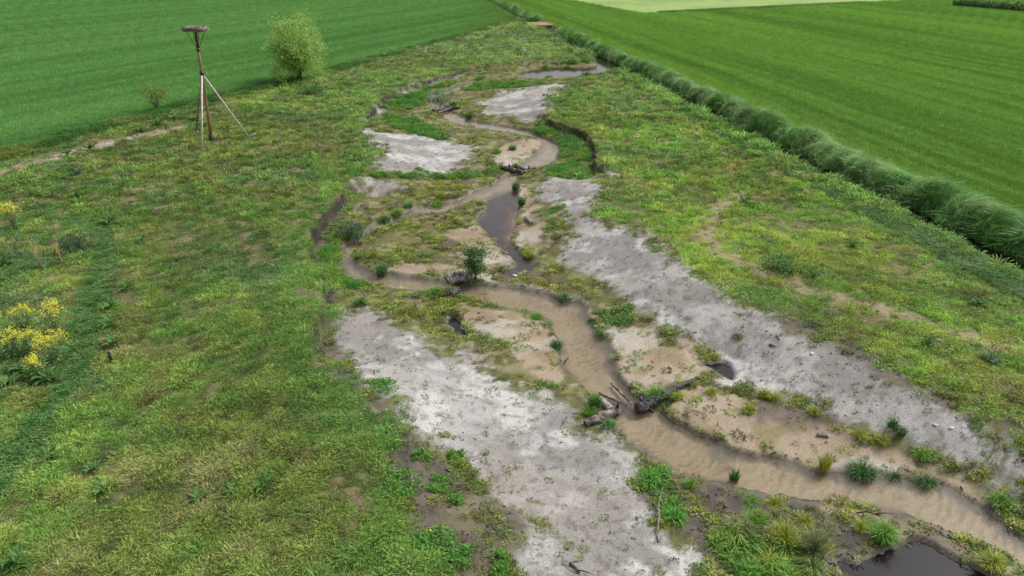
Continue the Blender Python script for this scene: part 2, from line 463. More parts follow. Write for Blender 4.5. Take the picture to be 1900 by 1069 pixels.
lf = lay(lf, col(.12, .20, .035), sst(-14, 0, X) * sst(80, 120, Y) * .6)
ff = lay(np.repeat(col(.21, .30, .075), len(X), 0), col(.155, .25, .055), sst(.4, .65, fbm(X * .4 + Y * .2, Y * .3, .35, 68, 3)))
m_lf, m_rf = e_l > 1.2, e_r > 0.3
tram = sst(.22, .1, np.abs((q + 7.0) % 15.0 - 7.5 - .9)) + sst(.22, .1, np.abs((q + 7.0) % 15.0 - 7.5 + .9))
rf = lay(rf, col(.075, .17, .03), tram * .6)
traml = sst(.25, .1, np.abs((ql + 5.0) % 15.0 - 7.5 - .9)) + sst(.25, .1, np.abs((ql + 5.0) % 15.0 - 7.5 + .9))
lf = lay(lf, col(.065, .15, .04), traml * .55)
C[m_lf] = lf[m_lf]
C[m_rf] = rf[m_rf]
C[far_m] = ff[far_m]
wet = np.clip(sst(-.3, .05, S) + .8 * prof + .35 * m_dark, 0, 1) * sst(80, 55, Y)
sand_amt = np.clip(m_sand + .6 * m_tan * vm + .7 * vc * (1 - m_tan), 0, 1) * (1 - bank)

G = {k: v.reshape(NR, NU) for k, v in dict(Z=Z, V=V, S=S, sand=m_sand, tan=m_tan, dark=m_dark, lush=s_lush, clover=d_clover, path=d_path,
     track=d_track, el=e_l, ed=e_d, sc=sc, r=C[:, 0], g=C[:, 1], b=C[:, 2], nb=n_big, nm=n_mid, far=far_m.astype(float)).items()}


# ------------------------------------------------------------------ materials
def mat(name):
    m = bpy.data.materials.new(name)
    m.use_nodes = True
    nt = m.node_tree
    return m, nt.nodes, nt.links, nt.nodes['Principled BSDF']


def ground_mat():
    m, n, l, b = mat('ground_surface')
    at = n.new('ShaderNodeAttribute'); at.attribute_name = 'albedo'
    wt = n.new('ShaderNodeAttribute'); wt.attribute_name = 'wet'
    sa = n.new('ShaderNodeAttribute'); sa.attribute_name = 'sandy'
    tc = n.new('ShaderNodeTexCoord')
    n1 = n.new('ShaderNodeTexNoise'); n1.inputs['Scale'].default_value = 17; n1.inputs['Detail'].default_value = 8; n1.inputs['Roughness'].default_value = .7
    n2 = n.new('ShaderNodeTexNoise'); n2.inputs['Scale'].default_value = 38; n2.inputs['Detail'].default_value = 3
    l.new(tc.outputs['Object'], n1.inputs['Vector']); l.new(tc.outputs['Object'], n2.inputs['Vector'])
    mr = n.new('ShaderNodeMapRange')
    mr.inputs['From Min'].default_value = .32; mr.inputs['From Max'].default_value = .68
    mr.inputs['To Min'].default_value = .72; mr.inputs['To Max'].default_value = 1.26
    l.new(n1.outputs['Fac'], mr.inputs['Value'])
    mul = n.new('ShaderNodeMix'); mul.data_type = 'RGBA'; mul.blend_type = 'MULTIPLY'; mul.inputs[0].default_value = 1
    l.new(at.outputs['Color'], mul.inputs[6]); l.new(mr.outputs[0], mul.inputs[7])
    sp2 = n.new('ShaderNodeMapRange')                       # dark crumbs lying on the pale sand
    sp2.inputs['From Min'].default_value = .60; sp2.inputs['From Max'].default_value = .68
    l.new(n2.outputs['Fac'], sp2.inputs['Value'])
    ml = n.new('ShaderNodeMath'); ml.operation = 'MULTIPLY'
    l.new(sp2.outputs[0], ml.inputs[0]); l.new(sa.outputs['Fac'], ml.inputs[1])
    mx = n.new('ShaderNodeMix'); mx.data_type = 'RGBA'
    l.new(ml.outputs[0], mx.inputs[0]); l.new(mul.outputs[2], mx.inputs[6]); mx.inputs[7].default_value = (.085, .072, .058, 1)
    l.new(mx.outputs[2], b.inputs['Base Color'])
    ro = n.new('ShaderNodeMapRange'); ro.inputs['To Min'].default_value = .92; ro.inputs['To Max'].default_value = .42
    l.new(wt.outputs['Fac'], ro.inputs['Value']); l.new(ro.outputs[0], b.inputs['Roughness'])
    b.inputs['Specular IOR Level'].default_value = .3
    bp = n.new('ShaderNodeBump'); bp.inputs['Strength'].default_value = .6; bp.inputs['Distance'].default_value = .03
    l.new(n1.outputs['Fac'], bp.inputs['Height']); l.new(bp.outputs[0], b.inputs['Normal'])
    return m


def water_mat(name, tint, murk, murk_fac, rough=.04, bump=.12, scale=5.0):
    m, n, l, b = mat(name)
    out = n['Material Output']
    tr = n.new('ShaderNodeBsdfTransparent'); tr.inputs['Color'].default_value = (*tint, 1)
    df = n.new('ShaderNodeBsdfDiffuse'); df.inputs['Color'].default_value = (*murk, 1)
    gl = n.new('ShaderNodeBsdfGlossy'); gl.inputs['Roughness'].default_value = rough
    tc = n.new('ShaderNodeTexCoord')
    nz = n.new('ShaderNodeTexNoise'); nz.inputs['Scale'].default_value = scale; nz.inputs['Detail'].default_value = 3
    l.new(tc.outputs['Object'], nz.inputs['Vector'])
    bp = n.new('ShaderNodeBump'); bp.inputs['Strength'].default_value = bump; bp.inputs['Distance'].default_value = .02
    l.new(nz.outputs['Fac'], bp.inputs['Height']); l.new(bp.outputs[0], gl.inputs['Normal'])
    fr = n.new('ShaderNodeFresnel'); fr.inputs['IOR'].default_value = 1.33
    l.new(bp.outputs[0], fr.inputs['Normal'])
    m1 = n.new('ShaderNodeMixShader'); m1.inputs[0].default_value = murk_fac
    l.new(tr.outputs[0], m1.inputs[1]); l.new(df.outputs[0], m1.inputs[2])
    m2 = n.new('ShaderNodeMixShader')
    l.new(fr.outputs[0], m2.inputs[0]); l.new(m1.outputs[0], m2.inputs[1]); l.new(gl.outputs[0], m2.inputs[2])
    l.new(m2.outputs[0], out.inputs['Surface'])
    n.remove(b)
    return m


def leaf_shader(n, l, b, colour_socket, transl=.3, rough=.5, spec=.25):
    out = n['Material Output']
    b.inputs['Roughness'].default_value = rough
    b.inputs['Specular IOR Level'].default_value = spec
    l.new(colour_socket, b.inputs['Base Color'])
    t = n.new('ShaderNodeBsdfTranslucent')
    l.new(colour_socket, t.inputs['Color'])
    mx = n.new('ShaderNodeMixShader'); mx.inputs[0].default_value = transl
    l.new(b.outputs[0], mx.inputs[1]); l.new(t.outputs[0], mx.inputs[2])
    l.new(mx.outputs[0], out.inputs['Surface'])


def tint_mat(name, transl=.3, rough=.55, spec=.2):
    """colour comes from each tuft's own tint, with blade-to-blade variation"""
    m, n, l, b = mat(name)
    at = n.new('ShaderNodeAttribute'); at.attribute_type = 'INSTANCER'; at.attribute_name = 'tint'
    va = n.new('ShaderNodeAttribute'); va.attribute_name = 'shade'
    mul = n.new('ShaderNodeMix'); mul.data_type = 'RGBA'; mul.blend_type = 'MULTIPLY'; mul.inputs[0].default_value = 1
    l.new(at.outputs['Color'], mul.inputs[6]); l.new(va.outputs['Color'], mul.inputs[7])
    leaf_shader(n, l, b, mul.outputs[2], transl, rough, spec)
    return m


def leaf_mat(name, c, transl=.3, rough=.5, spec=.25):
    m, n, l, b = mat(name)
    va = n.new('ShaderNodeAttribute'); va.attribute_name = 'shade'
    mul = n.new('ShaderNodeMix'); mul.data_type = 'RGBA'; mul.blend_type = 'MULTIPLY'; mul.inputs[0].default_value = 1
    mul.inputs[6].default_value = (*c, 1)
    l.new(va.outputs['Color'], mul.inputs[7])
    leaf_shader(n, l, b, mul.outputs[2], transl, rough, spec)
    return m


def noise_mat(name, c1, c2, scale=8.0, rough=.8, bump=.5, stretch=(1, 1, 1), c3=None, lo=.38, hi=.62):
    m, n, l, b = mat(name)
    tc = n.new('ShaderNodeTexCoord')
    mp = n.new('ShaderNodeMapping'); mp.inputs['Scale'].default_value = stretch
    nz = n.new('ShaderNodeTexNoise'); nz.inputs['Scale'].default_value = scale; nz.inputs['Detail'].default_value = 5
    l.new(tc.outputs['Object'], mp.inputs['Vector']); l.new(mp.outputs[0], nz.inputs['Vector'])
    cr = n.new('ShaderNodeValToRGB')
    cr.color_ramp.elements[0].position = lo; cr.color_ramp.elements[0].color = (*c1, 1)
    cr.color_ramp.elements[1].position = hi; cr.color_ramp.elements[1].color = (*c2, 1)
    if c3:
        e = cr.color_ramp.elements.new(min(.95, hi + .12)); e.color = (*c3, 1)
    l.new(nz.outputs['Fac'], cr.inputs[0]); l.new(cr.outputs[0], b.inputs['Base Color'])
    b.inputs['Roughness'].default_value = rough
    bp = n.new('ShaderNodeBump'); bp.inputs['Strength'].default_value = bump; bp.inputs['Distance'].default_value = .03
    l.new(nz.outputs['Fac'], bp.inputs['Height']); l.new(bp.outputs[0], b.inputs['Normal'])
    return m


M = {}
M['ground'] = ground_mat()
M['stream'] = water_mat('stream_water', (.94, .92, .86), (.23, .19, .13), .14, .03, .08, 7.0)
M['pool'] = water_mat('pool_water', (.6, .58, .52), (.10, .09, .075), .25, .05, .05)
M['channel'] = water_mat('side_channel_water', (.80, .74, .72), (.06, .05, .052), .16, .05, .08)
M['ditch'] = water_mat('ditch_water', (.35, .32, .26), (.03, .03, .022), .55)
M['pond'] = water_mat('pond_water', (.30, .27, .27), (.022, .018, .02), .55, .03, .06)
M['tint'] = tint_mat('grass_blade')
M['reed'] = tint_mat('reed_blade', .35, .5, .2)
M['crop'] = tint_mat('crop_blade', .35, .8, .03)


# ------------------------------------------------------------------ mesh helpers
def link(o, parent=None):
    COL.objects.link(o)
    if parent is not None:
        o.parent = parent
    return o


def tag(o, label=None, cat=None, group=None, kind=None):
    if label: o['label'] = label
    if cat: o['category'] = cat
    if group: o['group'] = group
    if kind: o['kind'] = kind
    return o


def empty(name, loc, rz=0.0):
    o = bpy.data.objects.new(name, None)
    o.empty_display_size = .2
    o.location = loc
    o.rotation_euler = (0, 0, rz)
    return link(o)


class MB:
    def __init__(self):
        self.v, self.f, self.c = [], [], []

    def add(self, verts, faces, shade=1.0):
        k = len(self.v)
        self.v += [tuple(p) for p in verts]
        self.c += [shade if isinstance(shade, tuple) else (shade, shade, shade)] * len(verts)
        self.f += [tuple(i + k for i in f) for f in faces]

    def blade(self, base, direc, length, width, bend=.5, shade=1.0, side=None):
        """a grass blade: rises, then bends over along direc"""
        b = Vector(base)
        d = Vector((direc[0], direc[1], 0))
        d = d.normalized() if d.length > 1e-6 else Vector((1, 0, 0))
        s = Vector((-d.y, d.x, 0)) if side is None else side
        lean = math.hypot(direc[0], direc[1])
        p1 = b + d * (length * .45 * lean * .7) + Vector((0, 0, length * .52))
        p2 = b + d * (length * (lean * .8 + bend * .5)) + Vector((0, 0, length * max(.1, 1 - .55 * bend - .25 * lean)))
        w = width / 2
        self.add([b - s * w * .8, b + s * w * .8, p1 + s * w, p1 - s * w, p2], [(0, 1, 2, 3), (3, 2, 4)], shade)

    def leaf(self, p, d, up, length, width, shade=1.0):
        d = Vector(d).normalized()
        s = d.cross(Vector(up))
        s = s.normalized() if s.length > 1e-5 else Vector((1, 0, 0))
        p = Vector(p)
        self.add([p, p + d * length * .5 + s * width / 2, p + d * length, p + d * length * .5 - s * width / 2], [(0, 1, 2, 3)], shade)

    def tube(self, pts, radii, sides=6, cap=True, jitter=0.0, shade=1.0, rnd=random):
        pts = [Vector(p) for p in pts]
        rings = []
        ref = Vector((0, 0, 1))
        for i, p in enumerate(pts):
            t = (pts[min(i + 1, len(pts) - 1)] - pts[max(i - 1, 0)]).normalized()
            if abs(t.dot(ref)) > .95:
                ref = Vector((1, 0, 0))
            a = t.cross(ref).normalized()
            b = t.cross(a)
            r = radii[i] if hasattr(radii, '__len__') else radii
            rings.append([p + (a * math.cos(k * math.tau / sides) + b * math.sin(k * math.tau / sides)) * r * (1 + rnd.uniform(-jitter, jitter)) for k in range(sides)])
        vs_ = [q for r_ in rings for q in r_]
        fs = []
        for i in range(len(rings) - 1):
            for k in range(sides):
                k2 = (k + 1) % sides
                fs.append((i * sides + k, i * sides + k2, (i + 1) * sides + k2, (i + 1) * sides + k))
        if cap:
            fs.append(tuple(range(sides))[::-1])
            fs.append(tuple((len(rings) - 1) * sides + k for k in range(sides)))
        self.add(vs_, fs, shade)

    def box(self, c, s, rz=0.0):
        m = Matrix.Rotation(rz, 3, 'Z')
        q = [Vector(c) + m @ Vector((x * s[0] / 2, y * s[1] / 2, z * s[2] / 2)) for x in (-1, 1) for y in (-1, 1) for z in (-1, 1)]
        self.add(q, [(0, 1, 3, 2), (4, 6, 7, 5), (0, 4, 5, 1), (2, 3, 7, 6), (0, 2, 6, 4), (1, 5, 7, 3)])

    def mesh(self, name, material, smooth=False):
        me = bpy.data.meshes.new(name)
        me.from_pydata(self.v, [], self.f)
        at = me.attributes.new('shade', 'FLOAT_COLOR', 'POINT')
        at.data.foreach_set('color', np.array([(*c, 1) for c in self.c], dtype=np.float32).ravel())
        me.materials.append(material)
        if smooth:
            me.shade_smooth()
        me.update()
        return me

    def build(self, name, material, parent=None, smooth=False):
        return link(bpy.data.objects.new(name, self.mesh(name, material, smooth)), parent)


# ------------------------------------------------------------------ the land
def grid_mesh(name, fmask, material, flat_z=None, attrs=True, climb=True):
    ii, jj = np.nonzero(fmask)
    a = ii * NU + jj
    quads = np.stack([a, a + 1, a + NU + 1, a + NU], 1)
    used, inv = np.unique(quads.ravel(), return_inverse=True)
    n, nf = len(used), len(quads)
    me = bpy.data.meshes.new(name)
    me.vertices.add(n)
    co = np.stack([X[used], Y[used], Z[used] if flat_z is None else flat_z + LIFT[used] * climb], 1)
    me.vertices.foreach_set('co', co.astype(np.float32).ravel())
    me.loops.add(nf * 4)
    me.loops.foreach_set('vertex_index', inv.astype(np.int32).ravel())
    me.polygons.add(nf)
    me.polygons.foreach_set('loop_start', np.arange(0, nf * 4, 4, dtype=np.int32))
    me.update(calc_edges=True)
    me.shade_smooth()
    if attrs:
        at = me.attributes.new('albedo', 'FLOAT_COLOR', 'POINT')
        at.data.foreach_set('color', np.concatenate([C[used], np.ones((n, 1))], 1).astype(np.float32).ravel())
        for k, v in (('wet', wet), ('sandy', sand_amt)):
            at = me.attributes.new(k, 'FLOAT', 'POINT')
            at.data.foreach_set('value', v[used].astype(np.float32))
    me.materials.append(material)
    return link(bpy.data.objects.new(name, me))


def fc(a):
    a = a.reshape(NR, NU)
    return (a[:-1, :-1] + a[1:, :-1] + a[:-1, 1:] + a[1:, 1:]) / 4


f_far = fc(far_m.astype(float)) > .5
f_l = (fc(e_l) > 0) & ~f_far
f_r = (fc(e_r) > 0) & ~f_far
f_d = (fc(e_d) > 0) & ~f_r & ~f_far & ~f_l
f_v = (fc(V) > 0) & ~f_l & ~f_r & ~f_d
f_m = ~(f_far | f_l | f_r | f_d | f_v)
for nm, fm, lb in (('meadow_ground', f_m, 'rough green meadow ground either side of the winding stream'),
                   ('stream_valley', f_v, 'shallow stream valley of pale sand, tan bars and mossy mud'),
                   ('crop_field_left', f_l, 'striped blue-green crop field behind the nest pole'),
                   ('crop_field_right', f_r, 'striped vivid green crop field beyond the reedy ditch'),
                   ('ditch_bed', f_d, 'dark straight ditch bed under the reeds'),
                   ('far_field', f_far, 'pale yellow-green far field at the top edge')):
    tag(grid_mesh(nm, fm, M['ground']), lb, None, None, 'structure')
yy = fc(Y)
tag(grid_mesh('upper_pool', fc(s_up) > -.3, M['pool'], ZW, False), 'shining upper pool where the stream leaves the ditch', None, None, 'structure')
f_ch = (fc(s_main) > -.22) & (fc(dpl1) > 0)
tag(grid_mesh('side_channel', f_ch, M['channel'], ZW, False), 'dark grey-brown side channel with reddish mud', None, None, 'structure')
tag(grid_mesh('stream', (fc(s_main) > -.22) & ~f_ch, M['stream'], ZW, False), 'shallow sandy brown stream winding through the valley', None, None, 'structure')
tag(grid_mesh('pond', fc(s_pond) > -.2, M['pond'], ZW - .004, False), 'dark still pond at the bottom right', None, None, 'structure')
for s_, nm in zip(s_puds, ('puddle', 'bog_pool')):
    tag(grid_mesh(nm, fc(s_) > -.18, M['pond'], ZW - .008, False), None, None, None, 'structure')
tag(grid_mesh('ditch_water', (fc(e_d) > .3) & (fc(e_d) < DW - .3) & (yy < 320), M['ditch'], -.605, False, False), 'dark water of the straight ditch beside the reeds', None, None, 'structure')

# ------------------------------------------------------------------ scattered vegetation nobody could count
PROTO = bpy.data.collections.new('plant_shapes')


def tuft_mesh(name, n, hmin, hmax, spread, width, lean, bend, material, wind=(0, 0), seed=0, straw=.12):
    r = random.Random(seed)
    mb = MB()
    for _ in range(n):
        a = r.uniform(0, math.tau)
        q = r.random() ** .6
        d = Vector((math.cos(a), math.sin(a), 0))
        L = r.uniform(hmin, hmax) * (1 - .3 * q)
        le_ = d * lean * (q * .8 + r.uniform(.0, .5)) + Vector((wind[0], wind[1], 0))
        k = r.uniform(.72, 1.25)
        sh = (k, k, k)
        if r.random() < straw:
            sh = (k * 1.5, k * 1.3, k * 1.4)
        tw = r.uniform(0, math.tau)
        mb.blade(d * q * spread, le_, L, width * r.uniform(.7, 1.3), bend * r.uniform(.4, 1.3), sh, Vector((math.cos(tw), math.sin(tw), 0)))
    return mb.mesh(name, material)


def rosette_mesh(name, n, rad, size, material, height=.05, seed=0):
    r = random.Random(seed)
    mb = MB()
    for _ in range(n):
        a = r.uniform(0, math.tau)
        q = r.random() ** .5
        p = Vector((math.cos(a) * q * rad, math.sin(a) * q * rad, r.uniform(.005, height) * (1.2 - q)))
        d = Vector((math.cos(a) + r.uniform(-.9, .9), math.sin(a) + r.uniform(-.9, .9), r.uniform(.0, .7)))
        k = r.uniform(.7, 1.3)
        mb.leaf(p, d, (r.uniform(-.4, .4), r.uniform(-.4, .4), 1), size * r.uniform(.6, 1.4), size * r.uniform(.35, .7), k)
    return mb.mesh(name, material)


def protos(meshes, tag_):
    c = bpy.data.collections.new(tag_)
    for i, me in enumerate(meshes):
        c.objects.link(bpy.data.objects.new('%s_%02d' % (tag_, i), me))
    return c


def scatter_group(coll):
    g = bpy.data.node_groups.new('scatter', 'GeometryNodeTree')
    g.interface.new_socket('Geometry', in_out='INPUT', socket_type='NodeSocketGeometry')
    g.interface.new_socket('Geometry', in_out='OUTPUT', socket_type='NodeSocketGeometry')
    n, l = g.nodes, g.links
    gi, go = n.new('NodeGroupInput'), n.new('NodeGroupOutput')
    ip = n.new('GeometryNodeInstanceOnPoints')
    ci = n.new('GeometryNodeCollectionInfo')
    ci.inputs['Collection'].default_value = coll
    ci.inputs['Separate Children'].default_value = True
    ci.inputs['Reset Children'].default_value = True
    ip.inputs['Pick Instance'].default_value = True

    def attr(nm, t):
        a = n.new('GeometryNodeInputNamedAttribute')
        a.data_type = t
        a.inputs['Name'].default_value = nm
        return a.outputs['Attribute']
    er = n.new('FunctionNodeEulerToRotation')
    l.new(attr('rot', 'FLOAT_VECTOR'), er.inputs[0])
    l.new(gi.outputs[0], ip.inputs['Points'])
    l.new(ci.outputs[0], ip.inputs['Instance'])
    l.new(attr('idx', 'INT'), ip.inputs['Instance Index'])
    l.new(er.outputs[0], ip.inputs['Rotation'])
    l.new(attr('scl', 'FLOAT_VECTOR'), ip.inputs['Scale'])
    l.new(ip.outputs[0], go.inputs[0])
    return g


def scatter(name, label, cat, P, rot, scl, idx, tint, coll):
    me = bpy.data.meshes.new(name)
    n = len(P)
    me.vertices.add(n)
    me.vertices.foreach_set('co', P.astype(np.float32).ravel())
    for nm, t, key, v in (('rot', 'FLOAT_VECTOR', 'vector', rot), ('scl', 'FLOAT_VECTOR', 'vector', scl), ('tint', 'FLOAT_VECTOR', 'vector', tint)):
        me.attributes.new(nm, t, 'POINT').data.foreach_set(key, v.astype(np.float32).ravel())
    me.attributes.new('idx', 'INT', 'POINT').data.foreach_set('value', idx.astype(np.int32))
    o = link(bpy.data.objects.new(name, me))
    o.modifiers.new('scatter', 'NODES').node_group = scatter_group(coll)
    tag(o, label, cat, None, 'stuff')
    return o


def candidates(n, y0, y1, power=1.0, half=.86, even=False):
    """places over the seen ground, denser near the viewer; even=True spreads them like a sown crop"""
    t, w = rng.random(n), rng.random(n)
    if even:
        i_ = np.arange(n)
        t, w = (i_ * .7548776662466927 + rng.random(n) * .0) % 1, (i_ * .5698402909980532) % 1
    k = 1 - power
    y = (y0 ** (k + 1) + t * (y1 ** (k + 1) - y0 ** (k + 1))) ** (1 / (k + 1)) if abs(k + 1) > 1e-6 else y0 * (y1 / y0) ** t
    x = (w * 2 - 1) * half * (y + 3)
    return x, y


def pal(*cs):
    return np.array(cs, float)


def mixn(a, b, t):
    return a * (1 - t[:, None]) + b * t[:, None]


def put(name, label, cat, x, y, scale, tint, coll, nproto, tilt=.12, zrot=None, zs=1.0, dz=-.01):
    n = len(x)
    z = look(['Z'], x, y)[0] + dz
    rot = np.stack([rng.normal(0, tilt, n), rng.normal(0, tilt, n), rng.random(n) * math.tau if zrot is None else zrot], 1)
    s = np.stack([scale, scale, scale * zs], 1)
    return scatter(name, label, cat, np.stack([x, y, z], 1), rot, s, rng.integers(0, nproto, n), tint, coll)


# meadow tufts -------------------------------------------------
grass_c = protos([tuft_mesh('grass_tuft', 26, .14, .28, .15, .020, .55, .55, M['tint'], seed=i) for i in range(6)] +
                 [tuft_mesh('grass_tuft', 22, .08, .16, .22, .020, .7, .6, M['tint'], seed=20 + i) for i in range(3)], 'grass_tuft')
fine_c = protos([tuft_mesh('fine_tuft', 46, .08, .19, .15, .0095, .6, .65, M['tint'], seed=100 + i) for i in range(5)] +
                [tuft_mesh('fine_tuft', 44, .06, .13, .20, .0095, .8, .7, M['tint'], seed=120 + i) for i in range(4)], 'fine_tuft')
x, y = candidates(210000, 8.5, 170, 1.85)
V_, el, ed, cl, pa, tr, nm_, nb_, lu = look(['V', 'el', 'ed', 'clover', 'path', 'track', 'nm', 'nb', 'lush'], x, y)
pr = sst(.8, -.5, V_ + (rng.random(len(x)) - .5) * 1.4) * (el < .4) * (ed < -.12)
sc_, = look(['sc'], x, y)
pr = pr * ~((sc_ < .35) & (V_ > .10))
da, = look(['dark'], x, y)
pr = pr * (1 - .75 * da * (V_ > 0))
pr = pr * (1 - .95 * sst(.62, .42, cl)) * (1 - .65 * sst(.7, .2, pa)) * (1 - .85 * sst(1.2, .5, tr))
pr = pr * (1 - .75 * sst(.56, .70, fbm(x, y, 1.2, 301, 3)))
k = rng.random(len(x)) < pr
x, y, ed, el, V_ = x[k], y[k], ed[k], el[k], V_[k]
a1, a2, a3, a4 = fbm(x, y, .22, 310, 3), fbm(x, y, 1.1, 311, 3), fbm(x, y, 2.6, 312, 2), rng.random(len(x))
dg, gr, yg, stw, bg = pal(.055, .11, .032), pal(.125, .26, .05), pal(.225, .325, .068), pal(.30, .29, .15), pal(.09, .20, .075)
t = np.repeat(gr[None], len(x), 0)
t = mixn(t, yg, sst(.40, .66, a2 + .9 * (a1 - .5)) * .9)
t = mixn(t, pal(.07, .115, .036), sst(.48, .30, a3) * .8)
t = mixn(t, bg, sst(.52, .68, fbm(x, y, .35, 314, 3)) * .6)
t = mixn(t, stw, (a4 > .965) * .7 + sst(.62, .76, a2) * sst(.45, .6, a1) * .6)
t = mixn(t, pal(.12, .09, .05), (rng.random(len(x)) > .96) * .8 + sst(.66, .76, fbm(x, y, 1.3, 315, 3)) * .5)
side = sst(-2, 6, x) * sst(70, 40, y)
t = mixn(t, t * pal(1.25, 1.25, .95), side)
lip = sst(-1.8, -.2, V_) * (x < 0)
t = mixn(t, pal(.13, .30, .05), lip * .55)
bk = sst(-1.8, -.4, ed)
t = mixn(t, pal(.13, .29, .06), bk * .75)
back = sst(60, 95, y)
t = mixn(t, pal(.19, .31, .10), back * .5)
t *= 1.1 * (.5 + 1.0 * rng.random(len(x)))[:, None] * np.array([[1.06, .98, 1.02]])
s = (.6 + .55 * rng.random(len(x))) * (1 + .013 * np.clip(y - 20, 0, 100)) * (1 + .8 * bk)
s *= .7 + .7 * sst(.35, .65, a3)
acc = rng.random(len(x)) > .87
s = s * np.where(acc, 1.15, 1.0)
t = np.where(acc[:, None], t * .6 + pal(.25, .34, .08) * .6, t)
t *= (.95 + .33 * sst(.36, .62, fbm(x, y, .17, 316, 3)))[:, None]
t = mixn(t, pal(.15, .135, .06), sst(.6, .74, fbm(x, y, .3, 317, 4)) * .3)
near = y < 33 + 6 * (rng.random(len(x)) - .5)
put('meadow_grass', 'fine tufted meadow grass in mixed greens in the foreground', 'grass', x[near], y[near], s[near] * 1.15, t[near], fine_c, 9)
put('far_meadow_grass', 'rough meadow grass around the nest pole and the upper stream', 'grass', x[~near], y[~near], s[~near], t[~near], grass_c, 9)

# clover path ---------------------------------------------------
clo_c = protos([rosette_mesh('clover_patch', 46, .16, .05, M['tint'], .09, seed=40 + i) for i in range(3)], 'clover_patch')
x, y = candidates(90000, 9, 45, 1.6)
k = (x < 0)
x, y = x[k], y[k]
cl, = look(['clover'], x, y)
k = rng.random(len(x)) < sst(.68, .4, cl)
x, y = x[k], y[k]
t = mixn(np.repeat(pal(.085, .205, .05)[None], len(x), 0), pal(.14, .25, .07), sst(.4, .7, fbm(x, y, 2.5, 320, 2))) * (.75 + .5 * rng.random(len(x)))[:, None]
put('clover_path', 'dark green clover strip curving through the left meadow', 'clover', x, y, .8 + .5 * rng.random(len(x)), t, clo_c, 3, .1)

# valley herbs --------------------------------------------------
herb_c = protos([rosette_mesh('herb_clump', 40, .13, .055, M['tint'], .10, seed=50 + i) for i in range(3)] +
                [tuft_mesh('sprout', 16, .06, .16, .07, .014, .8, .6, M['tint'], seed=60 + i, straw=.05) for i in range(3)], 'herb_clump')
x, y = candidates(190000, 9, 115, 1.7)
V_, S_, sa, ta, da, lu, sc_ = look(['V', 'S', 'sand', 'tan', 'dark', 'lush', 'sc'], x, y)
n1_, n2_ = fbm(x, y, .75, 330, 3), fbm(x, y, 2.4, 331, 3)
bare = np.clip(sa + .95 * ta + .85 * da, 0, 1)
pr = (1 - bare) * sst(.43, .60, n1_ * .55 + n2_ * .45) * .85 + .03 * (1 - da) + .05 * da + .05 * sst(.62, .7, n2_) * ta
pr = pr + .22 * sa * (1 - sa) * 4 * sst(.4, .6, n2_)
pr = np.maximum(pr, sst(-.15, .25, lu) * .75)
pr *= (V_ > .25) * (S_ < np.where(y > 68, -.9, -.03)) * (sc_ > .25)
k = rng.random(len(x)) < pr
x, y, lu, sa, ta, n2_ = x[k], y[k], lu[k], sa[k], ta[k], n2_[k]
t = np.repeat(pal(.19, .26, .04)[None], len(x), 0)
t = mixn(t, pal(.10, .115, .03), sst(.58, .35, fbm(x, y, 1.6, 333, 3)))
t = mixn(t, pal(.075, .17, .03), sst(.5, .65, fbm(x, y, .7, 335, 3)) * .7)
t = mixn(t, pal(.11, .085, .04), (rng.random(len(x)) > .82) * .8)
t = mixn(t, pal(.22, .25, .04), (rng.random(len(x)) > .8) * 1.0)
t = mixn(t, pal(.07, .19, .03), sst(-.1, .3, lu) * .8)
t = mixn(t, pal(.14, .17, .06), sa * .7)
t *= 1.3 * (.7 + .6 * rng.random(len(x)))[:, None]
s = (.75 + .7 * rng.random(len(x))) * (1 + .012 * np.clip(y - 15, 0, 100)) * (1 - .35 * sa)
put('valley_herbs', 'low yellow-green herbs and moss on the wet valley floor', 'herbs', x, y, s, t, herb_c, 6)

# lush grass inside the cut banks -------------------------------
lush_c = protos([tuft_mesh('lush_tuft', 40, .22, .46, .16, .018, .7, .9, M['tint'], seed=70 + i, straw=.02) for i in range(4)], 'lush_tuft')
x, y = candidates(120000, 9, 110, 1.5)
V_, S_, lu, sc_ = look(['V', 'S', 'lush', 'sc'], x, y)
pr = sst(-.1, .3, lu) * (S_ < np.where(y > 76, -1.0, -.02)) * (V_ > .3) * (sc_ > .3)
k = rng.random(len(x)) < pr * np.where(y < 17, .22, .8) * sst(.3, .5, fbm(x, y, 1.5, 341, 2) + np.where(y < 17, 0, .2))
x, y = x[k], y[k]
t = mixn(np.repeat(pal(.10, .285, .042)[None], len(x), 0), pal(.22, .34, .06), sst(.42, .68, fbm(x, y, 1.1, 340, 3)))
t *= (.75 + .45 * rng.random(len(x)))[:, None]
put('lush_bank_grass', 'bright lush grass below the cut banks', 'grass', x, y, (.6 + .5 * rng.random(len(x))) * (1 + .006 * y), t, lush_c, 4)

# soil crumbs and debris -------------------------------------------
crumb = []
for i in range(4):
    r = random.Random(400 + i)
    mb = MB()
    for j in range(5):
        c = Vector((r.uniform(-.08, .08), r.uniform(-.08, .08), 0)); q = r.uniform(.012, .034)
        mb.tube([c + Vector((-q, 0, q * .3)), c + Vector((0, r.uniform(-.01, .01), q * .5)), c + Vector((q, 0, q * .3))], [q * .4, q, q * .35], 5, True, .35, r.uniform(.6, 1.4), r)
    if i > 1:
        a = r.uniform(0, 6)
        mb.tube([(-.12 * math.cos(a), -.12 * math.sin(a), .012), (0, .02, .02), (.13 * math.cos(a), .13 * math.sin(a), .012)], .006, 4, True, .2, 1.2, r)
    crumb.append(mb.mesh('crumb', M['tint']))
crumb_c = protos(crumb, 'crumb')
x, y = candidates(150000, 9, 60, 1.9)
V_, S_, sa, ta, da, sc_ = look(['V', 'S', 'sand', 'tan', 'dark', 'sc'], x, y)
n1_ = fbm(x, y, 1.2, 390, 3)
